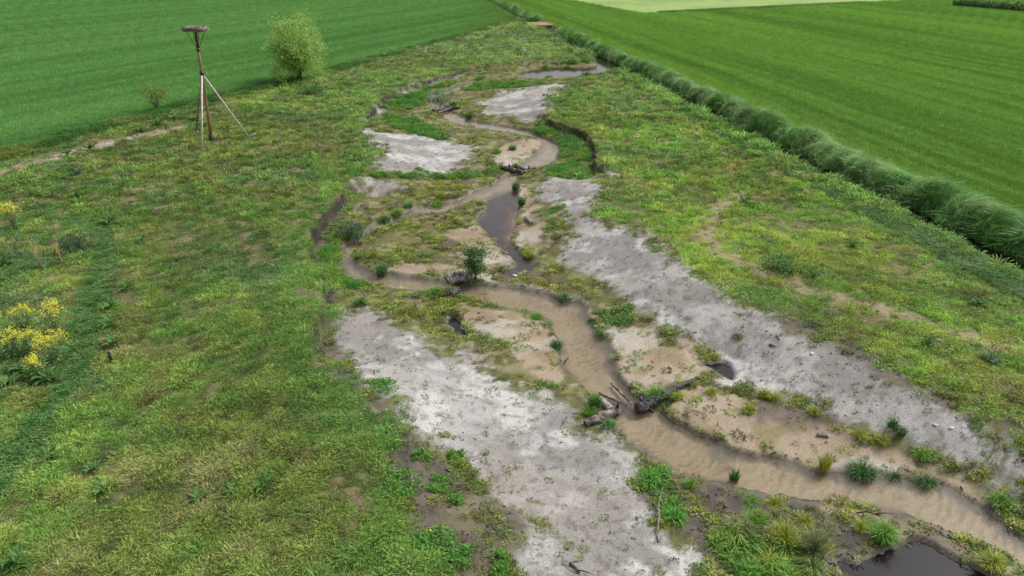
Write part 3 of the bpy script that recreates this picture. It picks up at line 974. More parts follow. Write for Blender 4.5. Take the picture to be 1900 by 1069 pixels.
pr = sst(-.22, -.08, S_) * sst(-.0, -.05, S_) * sst(.42, .55, n1_) * .8 * .5 + .15 * da * sst(.4, .6, n1_) + sa * sst(.45, .7, n1_) * .16 + .03 * (sa + ta) + .4 * sst(.5, .3, sc_) * (V_ > .1)
pr = pr * (V_ > 0) * (S_ < 0)
k = rng.random(len(x)) < pr
x, y = x[k], y[k]
sa, ta = sa[k], ta[k]
t = mixn(np.repeat(pal(.06, .048, .04)[None], len(x), 0), pal(.19, .165, .145), np.clip(rng.random(len(x)) * .6 + .7 * sa + .4 * ta, 0, 1))
put('soil_crumbs', 'dark crumbs of soil and twig debris on sand and banks', 'debris', x, y, (.22 + .75 * rng.random(len(x)) ** 3) * (1 + .008 * np.clip(y - 15, 0, 60)) * (1 - .35 * sa), t, crumb_c, 4, .2, None, 1.0, -.002)

# tall weeds round the yellow flowers
pts = np.array([U(rng.uniform(-40, 175), rng.uniform(425, 480)) for _ in range(260)] + [U(rng.uniform(-40, 150), rng.uniform(560, 740)) for _ in range(330)] + [U(rng.uniform(-40, 100), rng.uniform(480, 570)) for _ in range(120)])
cl, = look(['clover'], pts[:, 0], pts[:, 1])
pts = pts[cl > .7]
n = len(pts)
t = mixn(np.repeat(pal(.12, .23, .07)[None], n, 0), pal(.17, .26, .13), rng.random(n)) * (.6 + .8 * rng.random(n))[:, None]
put('tall_weeds', 'taller grey-green weeds around the yellow flowering plants', 'weeds', pts[:, 0], pts[:, 1], .5 + .6 * rng.random(n), t, herb_c, 6, .2, None, 2.6)

# crops -----------------------------------------------------------
crop_c = protos([tuft_mesh('crop_tuft', 22, .16, .26, .28, .024, .3, .25, M['crop'], seed=80 + i, straw=0) for i in range(4)], 'crop_tuft')
x, y = candidates(140000, 28, 270, 1.62, even=True)
el, ed, r_, g_, b_, fa = look(['el', 'ed', 'r', 'g', 'b', 'far'], x, y)
k = ((el > 1.2) | (ed > DW + .1)) & (fa < .5)
x, y, r_, g_, b_ = x[k], y[k], r_[k], g_[k], b_[k]
left = x < xl_field(y)
t = np.stack([r_, g_, b_], 1) * (.85 + .3 * rng.random(len(x)))[:, None] * 1.35
s = (.9 + .4 * rng.random(len(x))) * (1 + .012 * np.clip(y - 40, 0, 300))
zs = np.clip(1 - .004 * (y - 40), .5, 1)
for nm, lb, kk in (('crop_left', 'short blue-green grass crop covering the left field', left), ('crop_right', 'short vivid green grass crop covering the right field', ~left)):
    put(nm, lb, 'crop', x[kk], y[kk], s[kk], t[kk], crop_c, 4, .08)

# reeds along the ditch ------------------------------------------
reed_c = protos([tuft_mesh('reed_clump', 58, .7, 1.6, .26, .024, .22, .45, M['reed'], wind=(.26, -.15), seed=90 + i) for i in range(3)] +
                [tuft_mesh('reed_clump', 50, .8, 1.8, .22, .028, .25, .9, M['reed'], wind=(.55, -.3), seed=95 + i) for i in range(3)] +
                [tuft_mesh('reed_clump', 26, .5, 1.2, .3, .03, .8, .6, M['reed'], wind=(.1, .1), seed=98 + i) for i in range(2)], 'reed_clump')
n = 17000
y = 22 * (300 / 22) ** (rng.random(n) ** 1.0)
o_ = 2.25 + 1.75 * rng.random(n) ** .9
x = x_ditch(y) + o_
k = ~((y > 124) & (y < 143)) & ~((fbm(x, y, .45, 358, 2) > .66) & (rng.random(n) > .25))
x, y, o_ = x[k], y[k], o_[k]
t = mixn(np.repeat(pal(.15, .36, .085)[None], len(x), 0), pal(.30, .48, .19), sst(.4, .7, fbm(x, y, .6, 350, 3)))
t = mixn(t, pal(.08, .20, .05), sst(.5, .3, fbm(x, y, 1.3, 351, 2)) * .6)
t = mixn(t, pal(.42, .40, .22), (rng.random(len(x)) > .95) * .7)
t *= (.75 + .45 * rng.random(len(x)))[:, None]
put('ditch_reeds', 'dense wind-swept green reeds along the straight ditch', 'reeds', x, y, (.25 + .45 * rng.random(len(x)) ** 1.5 + .34 * sst(.3, .7, fbm(x, y, 1.1, 352, 3)) + .3 * sst(.4, .65, fbm(x, y, .3, 359, 2))) * (.6 + .45 * sst(4.0, 2.6, o_)) * (1 + .001 * y), t, reed_c, 8, .22, rng.normal(0, .4, len(x)) + 1.6 * (fbm(x, y, .35, 353, 2) - .5))
n = 5000
y = 20 * (200 / 20) ** rng.random(n)
x = x_ditch(y) - 1.9 + 1.55 * rng.random(n)
k = ~((y > 78) & (y < 90) | (y > 124) & (y < 143))
x, y = x[k], y[k]
t = mixn(np.repeat(pal(.09, .21, .045)[None], len(x), 0), pal(.15, .25, .085), sst(.4, .7, fbm(x, y, .7, 355, 3))) * (.75 + .45 * rng.random(len(x)))[:, None]
put('bank_grass', 'taller bright grass along the near edge of the ditch', 'grass', x, y, .55 + .45 * rng.random(len(x)), t, lush_c, 4)
n = 8000
y = 40 * (150 / 40) ** rng.random(n)
x = xl_field(y) - .1 - 1.5 * rng.random(n)
t = mixn(np.repeat(pal(.075, .20, .035)[None], len(x), 0), pal(.18, .25, .05), sst(.45, .7, fbm(x, y, .35, 357, 3))) * (.7 + .45 * rng.random(len(x)))[:, None]
put('field_edge_grass', 'tall dark grass along the edge of the left field', 'grass', x, y, 1.2 + .8 * rng.random(len(x)), t, lush_c, 4)
# far field strips
n = 4000
x = 31 + 60 * rng.random(n)
y = 161 + (x - 30.9) * .614 + rng.random(n) * 2.0 - 1
t = mixn(np.repeat(pal(.11, .20, .06)[None], n, 0), pal(.20, .27, .10), rng.random(n))
put('far_verge_grass', 'grassy strip between the green field and the pale far field', 'grass', x, y, 1.5 + rng.random(n), t, lush_c, 4)
# white umbels of cow parsley at the back
umb = []
for i in range(3):
    r = random.Random(200 + i)
    mb = MB()
    for j in range(14):
        a, q, h = r.uniform(0, math.tau), r.random() * .35, r.uniform(.45, .95)
        b = Vector((math.cos(a) * q, math.sin(a) * q, 0))
        mb.blade(b * .3, (b.x, b.y), h, .02, .1, (.35, .5, .2))
        for _ in range(9):
            mb.leaf(b + Vector((r.uniform(-.09, .09), r.uniform(-.09, .09), h * .93)), (r.uniform(-1, 1), r.uniform(-1, 1), .1), (0, 0, 1), .06, .05, r.uniform(.8, 1.1))
    umb.append(mb.mesh('parsley', M['tint']))
umb_c = protos(umb, 'parsley')
pts = np.array([U(rng.uniform(760, 1000), rng.uniform(62, 112)) for _ in range(70)] + [U(rng.uniform(1150, 1190), rng.uniform(78, 86)) for _ in range(6)])
el, V_ = look(['el', 'V'], pts[:, 0], pts[:, 1])
pts = pts[(el < -1) & (V_ < -1)]
put('cow_parsley', 'pale flowering cow parsley dotted over the far meadow', 'wildflowers', pts[:, 0], pts[:, 1], .6 + .6 * rng.random(len(pts)), np.repeat(pal(.5, .52, .40)[None], len(pts), 0), umb_c, 3)

# ------------------------------------------------------------------ things
M['bark'] = noise_mat('willow_bark', (.05, .045, .035), (.13, .12, .10), 9, .9, .6, (1, 1, .3))
M['pole_wood'] = noise_mat('debarked_pole_wood', (.17, .09, .045), (.36, .21, .115), 7, .75, .4, (2, 2, .25))
M['pole_dark'] = noise_mat('dark_weathered_wood', (.06, .038, .026), (.14, .085, .055), 9, .8, .5, (2, 2, .3))
M['tar'] = noise_mat('black_tar_coat', (.008, .008, .009), (.02, .02, .022), 10, .5, .3)
M['strut'] = noise_mat('bleached_timber', (.36, .31, .26), (.56, .51, .45), 6, .75, .4, (2, 2, .3))
M['strut_grey'] = noise_mat('grey_timber', (.16, .14, .12), (.27, .245, .22), 6, .8, .4, (2, 2, .3))
M['twig'] = noise_mat('woven_twig', (.11, .08, .066), (.31, .25, .22), 12, .85, .5)
M['iron'] = noise_mat('dark_iron_stay', (.02, .022, .022), (.05, .05, .048), 15, .5, .2)
M['char'] = noise_mat('charred_log_bark', (.012, .011, .011), (.05, .045, .043), 6, .7, 1.0, (1, 1, 1), (.30, .285, .27), .45, .64)
M['log'] = noise_mat('peeling_log_bark', (.03, .024, .019), (.13, .105, .083), 5, .85, 1.0, (1, 1, 1), (.28, .25, .215), .38, .58)
M['log_pale'] = noise_mat('pale_cracked_log', (.05, .045, .042), (.30, .275, .26), 5, .85, 1.0, (1, 1, 1), (.42, .40, .38), .36, .54)
M['log_dark'] = noise_mat('wet_dark_wood', (.012, .010, .009), (.055, .043, .036), 6, .5, .9)
M['cut'] = noise_mat('sawn_wood_face', (.03, .025, .02), (.09, .07, .05), 14, .85, .4)
M['stick'] = noise_mat('dry_stick', (.10, .085, .07), (.27, .24, .21), 10, .85, .4)
M['stone'] = noise_mat('pale_pebble', (.45, .43, .40), (.62, .60, .57), 12, .8, .3)
M['stone_dark'] = noise_mat('dark_stone', (.02, .018, .02), (.05, .045, .045), 12, .7, .3)
M['concrete'] = noise_mat('stained_concrete', (.10, .09, .08), (.22, .20, .18), 3, .9, .4)
M['plank'] = noise_mat('brown_plank', (.17, .105, .05), (.33, .22, .12), 4, .85, .4, (.3, 3, 1))
M['willow_leaf'] = leaf_mat('willow_leaf', (.33, .50, .13), .45)
M['sapling_leaf'] = leaf_mat('sapling_leaf', (.20, .27, .06), .4)
M['shrub_leaf'] = leaf_mat('shrub_leaf', (.10, .21, .06), .35)
M['bush_leaf'] = leaf_mat('bush_leaf', (.075, .17, .075), .3)
M['hedge_leaf'] = leaf_mat('hedge_leaf', (.10, .19, .05), .3)
M['dock'] = leaf_mat('dock_leaf', (.08, .18, .042), .3, .6, .2)
M['dock_blue'] = leaf_mat('bluish_dock_leaf', (.10, .17, .085), .3, .6, .2)
M['weed'] = leaf_mat('chickweed_leaf', (.10, .27, .038), .35)
M['yellow'] = leaf_mat('yellow_petal', (.80, .76, .10), .35, .6, .1)
M['yellow_dull'] = leaf_mat('fading_yellow_petal', (.55, .52, .12), .35, .6, .1)
M['mustard_leaf'] = leaf_mat('mustard_leaf', (.13, .235, .085), .3)
M['stem_green'] = leaf_mat('green_stem', (.20, .27, .11), .1)
M['stem_dry'] = leaf_mat('dry_stem', (.42, .36, .24), .1)
SEDGE = {'bright': (.15, .33, .045), 'yellow': (.30, .36, .05), 'dark': (.06, .17, .035), 'blue': (.14, .28, .11), 'pale': (.26, .31, .14), 'olive': (.16, .20, .05)}
for k_, c_ in SEDGE.items():
    M['sedge_' + k_] = leaf_mat('sedge_%s' % k_, c_, .3, .5, .3)


def frame_at(u, v):
    p = gp(u, v)
    return p


# --- stork nest on a pole
base = Vector((*U(393, 262), 0)); base.z = zat(base.x, base.y)
top = UY(363, 58, base.y)
nest = empty('stork_nest_pole', base)
tag(nest, 'tall leaning pole with round twig nest basket and pale struts', 'nest pole')
L = lambda p: Vector(p) - base
axis = (top - base)
mb = MB(); mb.tube([L(base) + axis * .06 + Vector((0, 0, 0))] + [axis * t for t in (.25, .5, .7, .86)], [.10, .095, .085, .075, .07], 10)
mb.build('pole', M['pole_wood'], nest, True)
mb = MB(); mb.tube([Vector((0, 0, -.3)), axis * .065], [.16, .16], 10); mb.build('tarred_foot', M['tar'], nest, True)
mb = MB(); mb.tube([axis * .855, axis * .93, axis * 1.0], [.085, .085, .08], 10, True, .05); mb.build('pole_head', M['pole_dark'], nest, True)
mb = MB(); mb.tube([axis * .83, axis * .848], [.13, .13], 10); mb.build('collar', M['iron'], nest, True)
rim_c, RR, rr = axis * 1.0 + Vector((0, 0, .15)), .64, .14
mb = MB()
r = random.Random(5)
for i in range(26):
    ph, off = r.uniform(0, math.tau), r.uniform(0, math.tau)
    pts, wind = [], r.choice((2, 3, 4, 5))
    q = rr * r.uniform(.75, 1.05)
    span = r.uniform(.6, 1.0)
    for j in range(41):
        a = off + math.tau * span * j / 40
        b = ph + wind * a
        rad = RR + q * math.cos(b)
        pts.append(rim_c + Vector((rad * math.cos(a), rad * math.sin(a), q * .95 * math.sin(b))))
    mb.tube(pts, .022, 5, True)
rim = mb.build('basket_rim', M['twig'], nest, True)
mb = MB()
for i in range(13):
    t = -1 + 2 * (i + .5) / 13
    h = math.sqrt(1 - t * t) * (RR - .03)
    mb.tube([rim_c + Vector((-h, t * RR, -.07 + r.uniform(-.02, .02))), rim_c + Vector((h, t * RR, -.07 + r.uniform(-.02, .02)))], .03, 5)
for i in range(40):
    a, q = r.uniform(0, math.tau), r.random() * .4
    c = rim_c + Vector((math.cos(a) * q, math.sin(a) * q, -.02))
    d = r.uniform(0, math.tau); dd = Vector((math.cos(d), math.sin(d), r.uniform(-.1, .1))) * .2
    mb.tube([c - dd, c + dd], .012, 4)
mb.build('basket_floor', M['twig'], nest)
for k in range(4):
    a = math.tau * k / 4 + .1
    mb = MB(); mb.tube([axis * .835, rim_c + Vector((math.cos(a) * (RR - .06), math.sin(a) * (RR - .06), -.1))], .022, 5)
    mb.build('stay', M['iron'], nest)
joint = base + axis * ((133 - 262) / (58 - 262))
jl = joint - base
for (fu, fv, m_, rad, peg) in ((375, 281, 'strut', .065, ((377, 262), (381, 274))), (464, 258, 'strut', .055, ((458, 250), (469, 240))), (364, 246, 'strut_grey', .05, ((362, 236), (371, 254)))):
    f = gp(fu, fv)
    d = (f - base)
    mb = MB(); mb.tube([d + (d - jl).normalized() * .25, jl + (jl - d).normalized() * .12], [rad, rad * .85], 8)
    st_ = mb.build('strut', M[m_], nest, True)
    dd = Vector((d.x, d.y, 0)).normalized()
    p1 = d + (jl - d).normalized() * .55
    p0 = d + dd * (.38 if fu == 464 else -.32) + Vector((.1 if fu < 464 else 0, 0, .35 if fu == 464 else .02))
    mb = MB(); mb.tube([p0, d + (jl - d).normalized() * .2], .035, 6); mb.build('peg', M['strut'], st_, True)
mb = MB(); mb.tube([jl - axis.normalized() * .12, jl + axis.normalized() * .12], [.14, .14], 10); mb.build('bracket', M['pole_dark'], nest, True)


# --- trees and shrubs
def tree(name, p, height, rad, nstem, nleaf, lsize, leaf_m, label, seed, flare=.45, low=.12, clusters=70, csize=.55, cat='tree', stem_r=.07):
    r = random.Random(seed)
    root = empty(name, p)
    tag(root, label, cat)
    wood = MB()
    tips = []
    for i in range(nstem):
        a = math.tau * i / nstem + r.uniform(-.4, .4)
        out = r.uniform(.15, 1.0) * rad
        h = height * r.uniform(.72, .98) * (1 - .25 * (out / rad) ** 2)
        pts = [Vector((math.cos(a) * .12, math.sin(a) * .12, -.1))]
        for j in range(1, 7):
            t = j / 6
            pts.append(Vector((math.cos(a + .3 * t) * out * t ** 1.4 * .75, math.sin(a + .3 * t) * out * t ** 1.4 * .75, h * .93 * t)) + Vector((r.uniform(-1, 1), r.uniform(-1, 1), 0)) * .06 * rad * t)
        wood.tube(pts, [stem_r * (1 - .85 * j / 6) for j in range(7)], 6)
        for j in range(9):
            t = r.uniform(.2, .97)
            b = pts[min(5, int(t * 6))].lerp(pts[min(6, int(t * 6) + 1)], t * 6 % 1)
            aa = r.uniform(0, math.tau)
            ln = rad * r.uniform(.25, .6) * (1.1 - t * .5)
            e = b + Vector((math.cos(aa) * ln, math.sin(aa) * ln, ln * r.uniform(.2, 1.0)))
            wood.tube([b, b.lerp(e, .5) + Vector((0, 0, -.04 * ln)), e], [stem_r * .35 * (1.1 - t), stem_r * .2, .006], 4)
            tips.append(e); tips.append(b.lerp(e, .6))
    for _ in range(clusters // 5):
        aa, q = r.uniform(0, math.tau), rad * r.uniform(.35, .8)
        tips.append(Vector((math.cos(aa) * q, math.sin(aa) * q, height * r.uniform(.06, .45))))
    crown = MB()
    cl = [r.choice(tips) for _ in range(clusters)]
    per = nleaf // clusters
    for c in cl:
        k0 = r.uniform(.78, 1.2)
        cs = csize * r.uniform(.6, 1.3)
        for _ in range(per):
            q = c + Vector((r.gauss(0, .5), r.gauss(0, .5), r.gauss(0, .55))) * cs
            if q.z < low * height:
                continue
            d = Vector((r.uniform(-1, 1), r.uniform(-1, 1), r.uniform(-.8, .5)))
            k = k0 * r.uniform(.75, 1.25)
            crown.leaf(q, d, (r.uniform(-1, 1), r.uniform(-1, 1), r.uniform(-1, 1)), lsize * r.uniform(.7, 1.4), lsize * r.uniform(.3, .5), (k, k, k * r.uniform(.8, 1.1)))
    wood.build('trunk', M['bark'], root, True)
    crown.build('crown', leaf_m, root)
    return root


tree('willow_tree', gp(557, 151), 6.7, 3.7, 17, 17000, .21, M['willow_leaf'], 'tall airy yellow-green willow tree at the left field edge', 3, clusters=300, csize=.72, low=.0)
tree('sapling_tree', gp(293, 207), 2.8, 1.7, 5, 1300, .14, M['sapling_leaf'], 'thin sparse young tree beside the nest pole at the field edge', 9, clusters=40, csize=.35, low=.35, stem_r=.045)
tree('willow_shrub', gp(882, 521), 1.75, .62, 11, 2100, .11, M['shrub_leaf'], 'upright leafy willow shrub behind the pale cracked log midstream', 12, clusters=75, csize=.2, low=.02, cat='shrub', stem_r=.018)


def bush(name, p, h, rad, n, ls, mm, label, seed, cat='bush'):
    r = random.Random(seed)
    root = empty(name, p); tag(root, label, cat)
    st, lf_ = MB(), MB()
    for i in range(9):
        a = r.uniform(0, math.tau); q = r.random() * rad * .7
        st.tube([(0, 0, -.05), (math.cos(a) * q * .6, math.sin(a) * q * .6, h * .5), (math.cos(a) * q, math.sin(a) * q, h * .85)], [.014, .01, .005], 4)
    lobes = [(Vector((math.cos(a) * rad * .5, math.sin(a) * rad * .5, h * r.uniform(.3, .6))), r.uniform(.4, .62)) for a in [r.uniform(0, math.tau) for _ in range(8)]] + [(Vector((0, 0, h * .6)), .6)]
    for _ in range(n):
        c, q = r.choice(lobes)
        d = Vector((r.gauss(0, 1), r.gauss(0, 1), r.gauss(0, 1))).normalized()
        p_ = c + Vector((d.x * rad, d.y * rad, d.z * h * .75)) * q * r.uniform(.6, 1.05)
        if p_.z < 0: continue
        k = r.uniform(.65, 1.3)
        lf_.leaf(p_, d + Vector((r.uniform(-.7, .7), r.uniform(-.7, .7), r.uniform(-.5, .5))), (r.uniform(-1, 1), r.uniform(-1, 1), 1), ls * r.uniform(.6, 1.3), ls * .5, k)
    st.build('stems', M['bark'], root)
    lf_.build('foliage', mm, root)


bush('leafy_bush', gp(652, 443), .85, .62, 1500, .09, M['bush_leaf'], 'dark green rounded bush on the outer bend of the stream', 1)
bush('leafy_bush', gp(813, 190), 1.0, 1.15, 1200, .14, leaf_mat('pale_bush_leaf', (.17, .29, .13)), 'pale blue-green bush beside the upper log dam', 2)
bush('leafy_bush', gp(148, 462), .75, .65, 900, .10, M['dock_blue'], 'bluish green bushy herb among the pale yellow flowers', 3)
bush('leafy_bush', gp(580, 172), .55, 1.3, 900, .16, M['shrub_leaf'], 'low leafy green patch right of the willow tree', 4)
bush('leafy_bush', gp(1440, 500), .45, .75, 700, .11, M['shrub_leaf'], 'low green leafy patch beside the worn path in the right meadow', 5)
bush('leafy_bush', gp(905, 74), .8, .9, 500, .16, M['bush_leaf'], 'dark leafy bush in the far meadow below the culvert', 6)


# --- far hedge and far ditch strip
def hedge(name, a, b, h, w, n, ls, label, seed):
    r = random.Random(seed)
    a, b = Vector((*a, 0)), Vector((*b, 0))
    root = empty(name, a); tag(root, label, 'hedge')
    d = b - a
    s = Vector((-d.y, d.x, 0)).normalized()
    f = MB()
    for _ in range(n):
        t = r.random()
        env = .65 + .5 * math.sin(t * 37) * math.sin(t * 91 + 1) * .5 + .2 * r.random()
        q = r.uniform(-1, 1)
        z = h * env * (1 - .5 * q * q) * r.random() ** .5
        f.leaf(d * t + s * q * w * .5 + Vector((0, 0, z)), (r.uniform(-1, 1), r.uniform(-1, 1), r.uniform(-.3, 1)), (r.uniform(-1, 1), r.uniform(-1, 1), 1), ls * r.uniform(.6, 1.3), ls * .5, r.uniform(.6, 1.35))
    for i in range(12):
        t = (i + r.random()) / 12
        st = MB(); st.tube([d * t + Vector((0, 0, -.1)), d * t + Vector((.05, 0, h * .3)), d * t + Vector((0, 0, h * .6))], [.04, .035, .02], 5); st.build('stem', M['bark'], root)
    f.build('foliage', M['hedge_leaf'], root)


hedge('field_hedge', U(1772, 12), U(1990, 30), 2.0, 2.6, 7000, .5, 'low green hedge at the top right corner of the vivid field', 1)

# --- culvert crossing
cy = 131.0
cx = float(x_ditch(np.array([cy]))[0]) + DW / 2
br = empty('culvert_bridge', (cx, cy, 0), math.atan(-dsl))
tag(br, 'brown plank culvert bridge crossing the reedy ditch', 'bridge')
for i in range(8):
    mb = MB(); mb.box((r.uniform(-.06, .06), i * .82, .16 + r.uniform(-.015, .015)), (4.6 + r.uniform(-.2, .2), .78, .12)); mb.build('plank', M['plank'], br)
mb = MB(); mb.box((0, 3, -.03), (4.0, 6.6, .24)); mb.build('deck', M['pole_dark'], br)
for sx in (-1, 1):
    mb = MB(); mb.box((sx * 1.75, 2.9, -.65), (.35, 6.4, 1.0)); mb.build('abutment', M['concrete'], br)
mb = MB(); mb.box((0, -.48, .06), (4.8, .18, .22)); mb.build('edge_beam', M['pole_dark'], br)


# --- logs
def log(name, pts, radii, m_, label, seed, stubs=(), cat='log', sides=12, cut=True, lift_=.6, group=None):
    """pts: photo pixels of the two or more axis points; the log lies on the ground"""
    r = random.Random(seed)
    P = []
    for (u, v), q in zip(pts, radii):
        g = gp(u, v)
        z = max(g.z, ZW + lift(g.y) - .02) + q * lift_
        x_, y_ = U(u, v, z)
        P.append(Vector((x_, y_, z)))
    root = empty(name, P[0]); tag(root, label, cat, group)
    o = P[0]
    n = 24
    pp, rr_ = [], []
    for i in range(n + 1):
        t = i / n * (len(P) - 1)
        k = min(int(t), len(P) - 2)
        pp.append(P[k].lerp(P[k + 1], t - k) - o + Vector((r.uniform(-1, 1), r.uniform(-1, 1), r.uniform(-1, 1))) * radii[0] * .06)
        rr_.append((radii[k] * (1 - t + k) + radii[k + 1] * (t - k)) * r.uniform(.93, 1.07))
    mb = MB(); mb.tube(pp, rr_, sides, True, .13, rnd=r); mb.build('trunk', M[m_], root, False)
    if cut:
        d = (pp[0] - pp[1]).normalized()
        mb = MB(); mb.tube([pp[0], pp[0] + d * .012], [rr_[0] * .93, rr_[0] * .9], sides, True, .04, rnd=r); mb.build('cut_face', M['cut'], root)
    for (t, a, ln, q) in stubs:
        k = int(t * n)
        b = pp[k]
        ax = (pp[min(k + 1, n)] - pp[max(k - 1, 0)]).normalized()
        s_ = ax.cross(Vector((0, 0, 1))).normalized()
        d = s_ * math.cos(a) + Vector((0, 0, 1)) * math.sin(a)
        mb = MB(); mb.tube([b + d * rr_[k] * .5, b + d * (rr_[k] + ln * .6), b + d * (rr_[k] + ln) + ax * ln * .2], [q, q * .85, q * .6], 7, True, .1, rnd=r)
        mb.build('branch_stub', M[m_], root)
    return root


log('charred_log', [(1183, 759), (1213, 743), (1258, 719), (1300, 700)], [.18, .175, .10, .04], 'char', 'long charred black log slanting into the stream from the right bank', 1,
    [(.22, -.6, .16, .06), (.16, 2.2, .12, .05), (.45, 1.2, .10, .04)])
log('fallen_log', [(1146, 762), (1118, 774), (1086, 787)], [.15, .15, .10], 'log', 'brown fallen log jutting into the stream from the left bank', 2, [(.05, 1.7, .14, .045), (.22, -.5, .2, .05)])
log('fallen_log', [(1113, 742), (1138, 764)], [.11, .12], 'log_pale', 'short grey sand-covered log lying against the brown fallen log', 3, lift_=.25)
log('fallen_log', [(830, 520), (852, 514), (876, 510)], [.24, .23, .18], 'log_pale', 'thick pale cracked log at the middle of the stream bend', 4, [(.6, 1.0, .1, .05)])
log('fallen_log', [(834, 550), (848, 539)], [.19, .17], 'log_dark', 'short dark log opposite the thick pale cracked log', 5)
log('dam_log', [(930, 311), (950, 316), (968, 319)], [.15, .17, .14], 'log_dark', 'dark wet log forming the left half of the middle dam', 6, [(.4, 1.5, .2, .05), (.8, .9, .15, .05)])
log('dam_log', [(966, 322), (993, 312)], [.16, .13], 'log_dark', 'dark wet log forming the right half of the middle dam', 7, [(.5, 1.3, .22, .05)])
log('dam_log', [(958, 309), (976, 317)], [.11, .12], 'log_dark', 'thin dark log lying crosswise behind the middle dam', 8)
log('dam_log', [(804, 206), (828, 202)], [.17, .15], 'log_dark', 'dark log at the left of the upper dam', 9, [(.5, 1.4, .25, .05)])
log('dam_log', [(824, 200), (852, 201)], [.17, .14], 'log_dark', 'dark log at the right of the upper dam', 10, [(.5, 1.2, .25, .05)])
log('dam_log', [(812, 210), (842, 199)], [.10, .10], 'log_dark', 'thin crossing log of the upper dam', 11)
log('wood_piece', [(1517, 806), (1537, 808)], [.06, .055], 'stick', 'small brown round log piece lying on the tan sand bar', 12, sides=8)
log('wood_piece', [(976, 404), (987, 414)], [.10, .09], 'strut_grey', 'short grey timber on the sand beside the reddish pool', 13, sides=8)
log('wood_piece', [(1048, 672), (1054, 664)], [.035, .03], 'log_dark', 'small dark stick standing in the sandy stream by the left bank', 14, sides=6)
log('wood_piece', [(1112, 730), (1165, 753)], [.05, .035], 'log', 'slender sunken branch just upstream of the charred log', 15, sides=6, lift_=.1)
log('wood_piece', [(1135, 712), (1172, 750)], [.045, .035], 'log', 'second slender sunken branch pointing at the charred log', 16, sides=6, lift_=.1)


def branch(name, pts, rad, m_, label, seed, twigs=6, rise=.0):
    r = random.Random(seed)
    P = []
    for i, (u, v) in enumerate(pts):
        g = gp(u, v)
        P.append(g + Vector((0, 0, rad + rise * math.sin(math.pi * i / max(1, len(pts) - 1)))))
    root = empty(name, P[0]); tag(root, label, 'branch')
    o = P[0]
    n = len(P)
    mb = MB(); mb.tube([p - o for p in P], [rad * (1 - .6 * i / (n - 1)) for i in range(n)], 6, True, .12, rnd=r); mb.build('limb', M[m_], root)
    for i in range(twigs):
        k = r.randrange(n - 1)
        b = P[k].lerp(P[k + 1], r.random()) - o
        a = r.uniform(0, math.tau); ln = r.uniform(.15, .45)
        e = b + Vector((math.cos(a) * ln, math.sin(a) * ln, ln * r.uniform(.05, .6)))
        mb = MB(); mb.tube([b, b.lerp(e, .5) + Vector((0, 0, .03)), e], [rad * .45, rad * .3, rad * .12], 5); mb.build('twig', M[m_], root)
    return root


branch('dead_branch', [(1222, 1006), (1220, 985), (1222, 960), (1221, 942), (1227, 915), (1233, 900)], .022, 'stick', 'long thin bare branch over the weeds at the sand edge', 1, 7, .12)
branch('dead_branch', [(1058, 1046), (1066, 1054), (1076, 1066)], .04, 'log_dark', 'dark forked branch on the sand at the bottom edge', 2, 3)
branch('dead_branch', [(1588, 953), (1606, 958), (1628, 966), (1644, 978)], .02, 'log_dark', 'dark bare branch behind the bright plant near the pond', 3, 8, .15)
branch('dead_branch', [(932, 470), (946, 478), (958, 485)], .035, 'log_dark', 'dark snag at the tip of the tan sand spit', 4, 4, .1)
branch('dead_branch', [(1427, 641), (1440, 645)], .03, 'log_dark', 'short dark stick on the pale sand below the right meadow', 5, 1)
branch('dead_branch', [(1440, 623), (1447, 632)], .025, 'log_dark', 'small dark stick near the grass edge of the pale right sand', 6, 1)
branch('dead_branch', [(1872, 920), (1882, 927)], .03, 'stick', 'pale stick among plants at the right edge', 7, 0)


# --- sedge and grass clumps, one by one
def clump(u, v, h, rad, kind, label, seed, n=90, name='sedge_clump', group=None, stiff=.5):
    r = random.Random(seed * 7 + 1)
    mb = MB()
    for _ in range(int(n * 1.8)):
        a = r.uniform(0, math.tau)
        q = r.random() ** .7
        d = Vector((math.cos(a), math.sin(a), 0))
        k = r.uniform(.6, 1.3)
        sh = (k, k, k) if r.random() > .1 else (k * 1.7, k * 1.3, k)
        tw = r.uniform(0, math.tau)
        mb.blade(d * q * rad * .45 + Vector((0, 0, -.03)), d * (q * .9 + r.uniform(0, .2)) * (1.1 - stiff), h * r.uniform(.45, 1.1) * (1.15 - .35 * q), .009 + .008 * h, (1 - stiff) * r.uniform(.4, 1.2), sh, Vector((math.cos(tw), math.sin(tw), 0)))
    o = mb.build(name, M['sedge_' + kind])
    o.location = gp(u, v)
    tag(o, label, 'plant', group or 'plants along the stream')
    return o


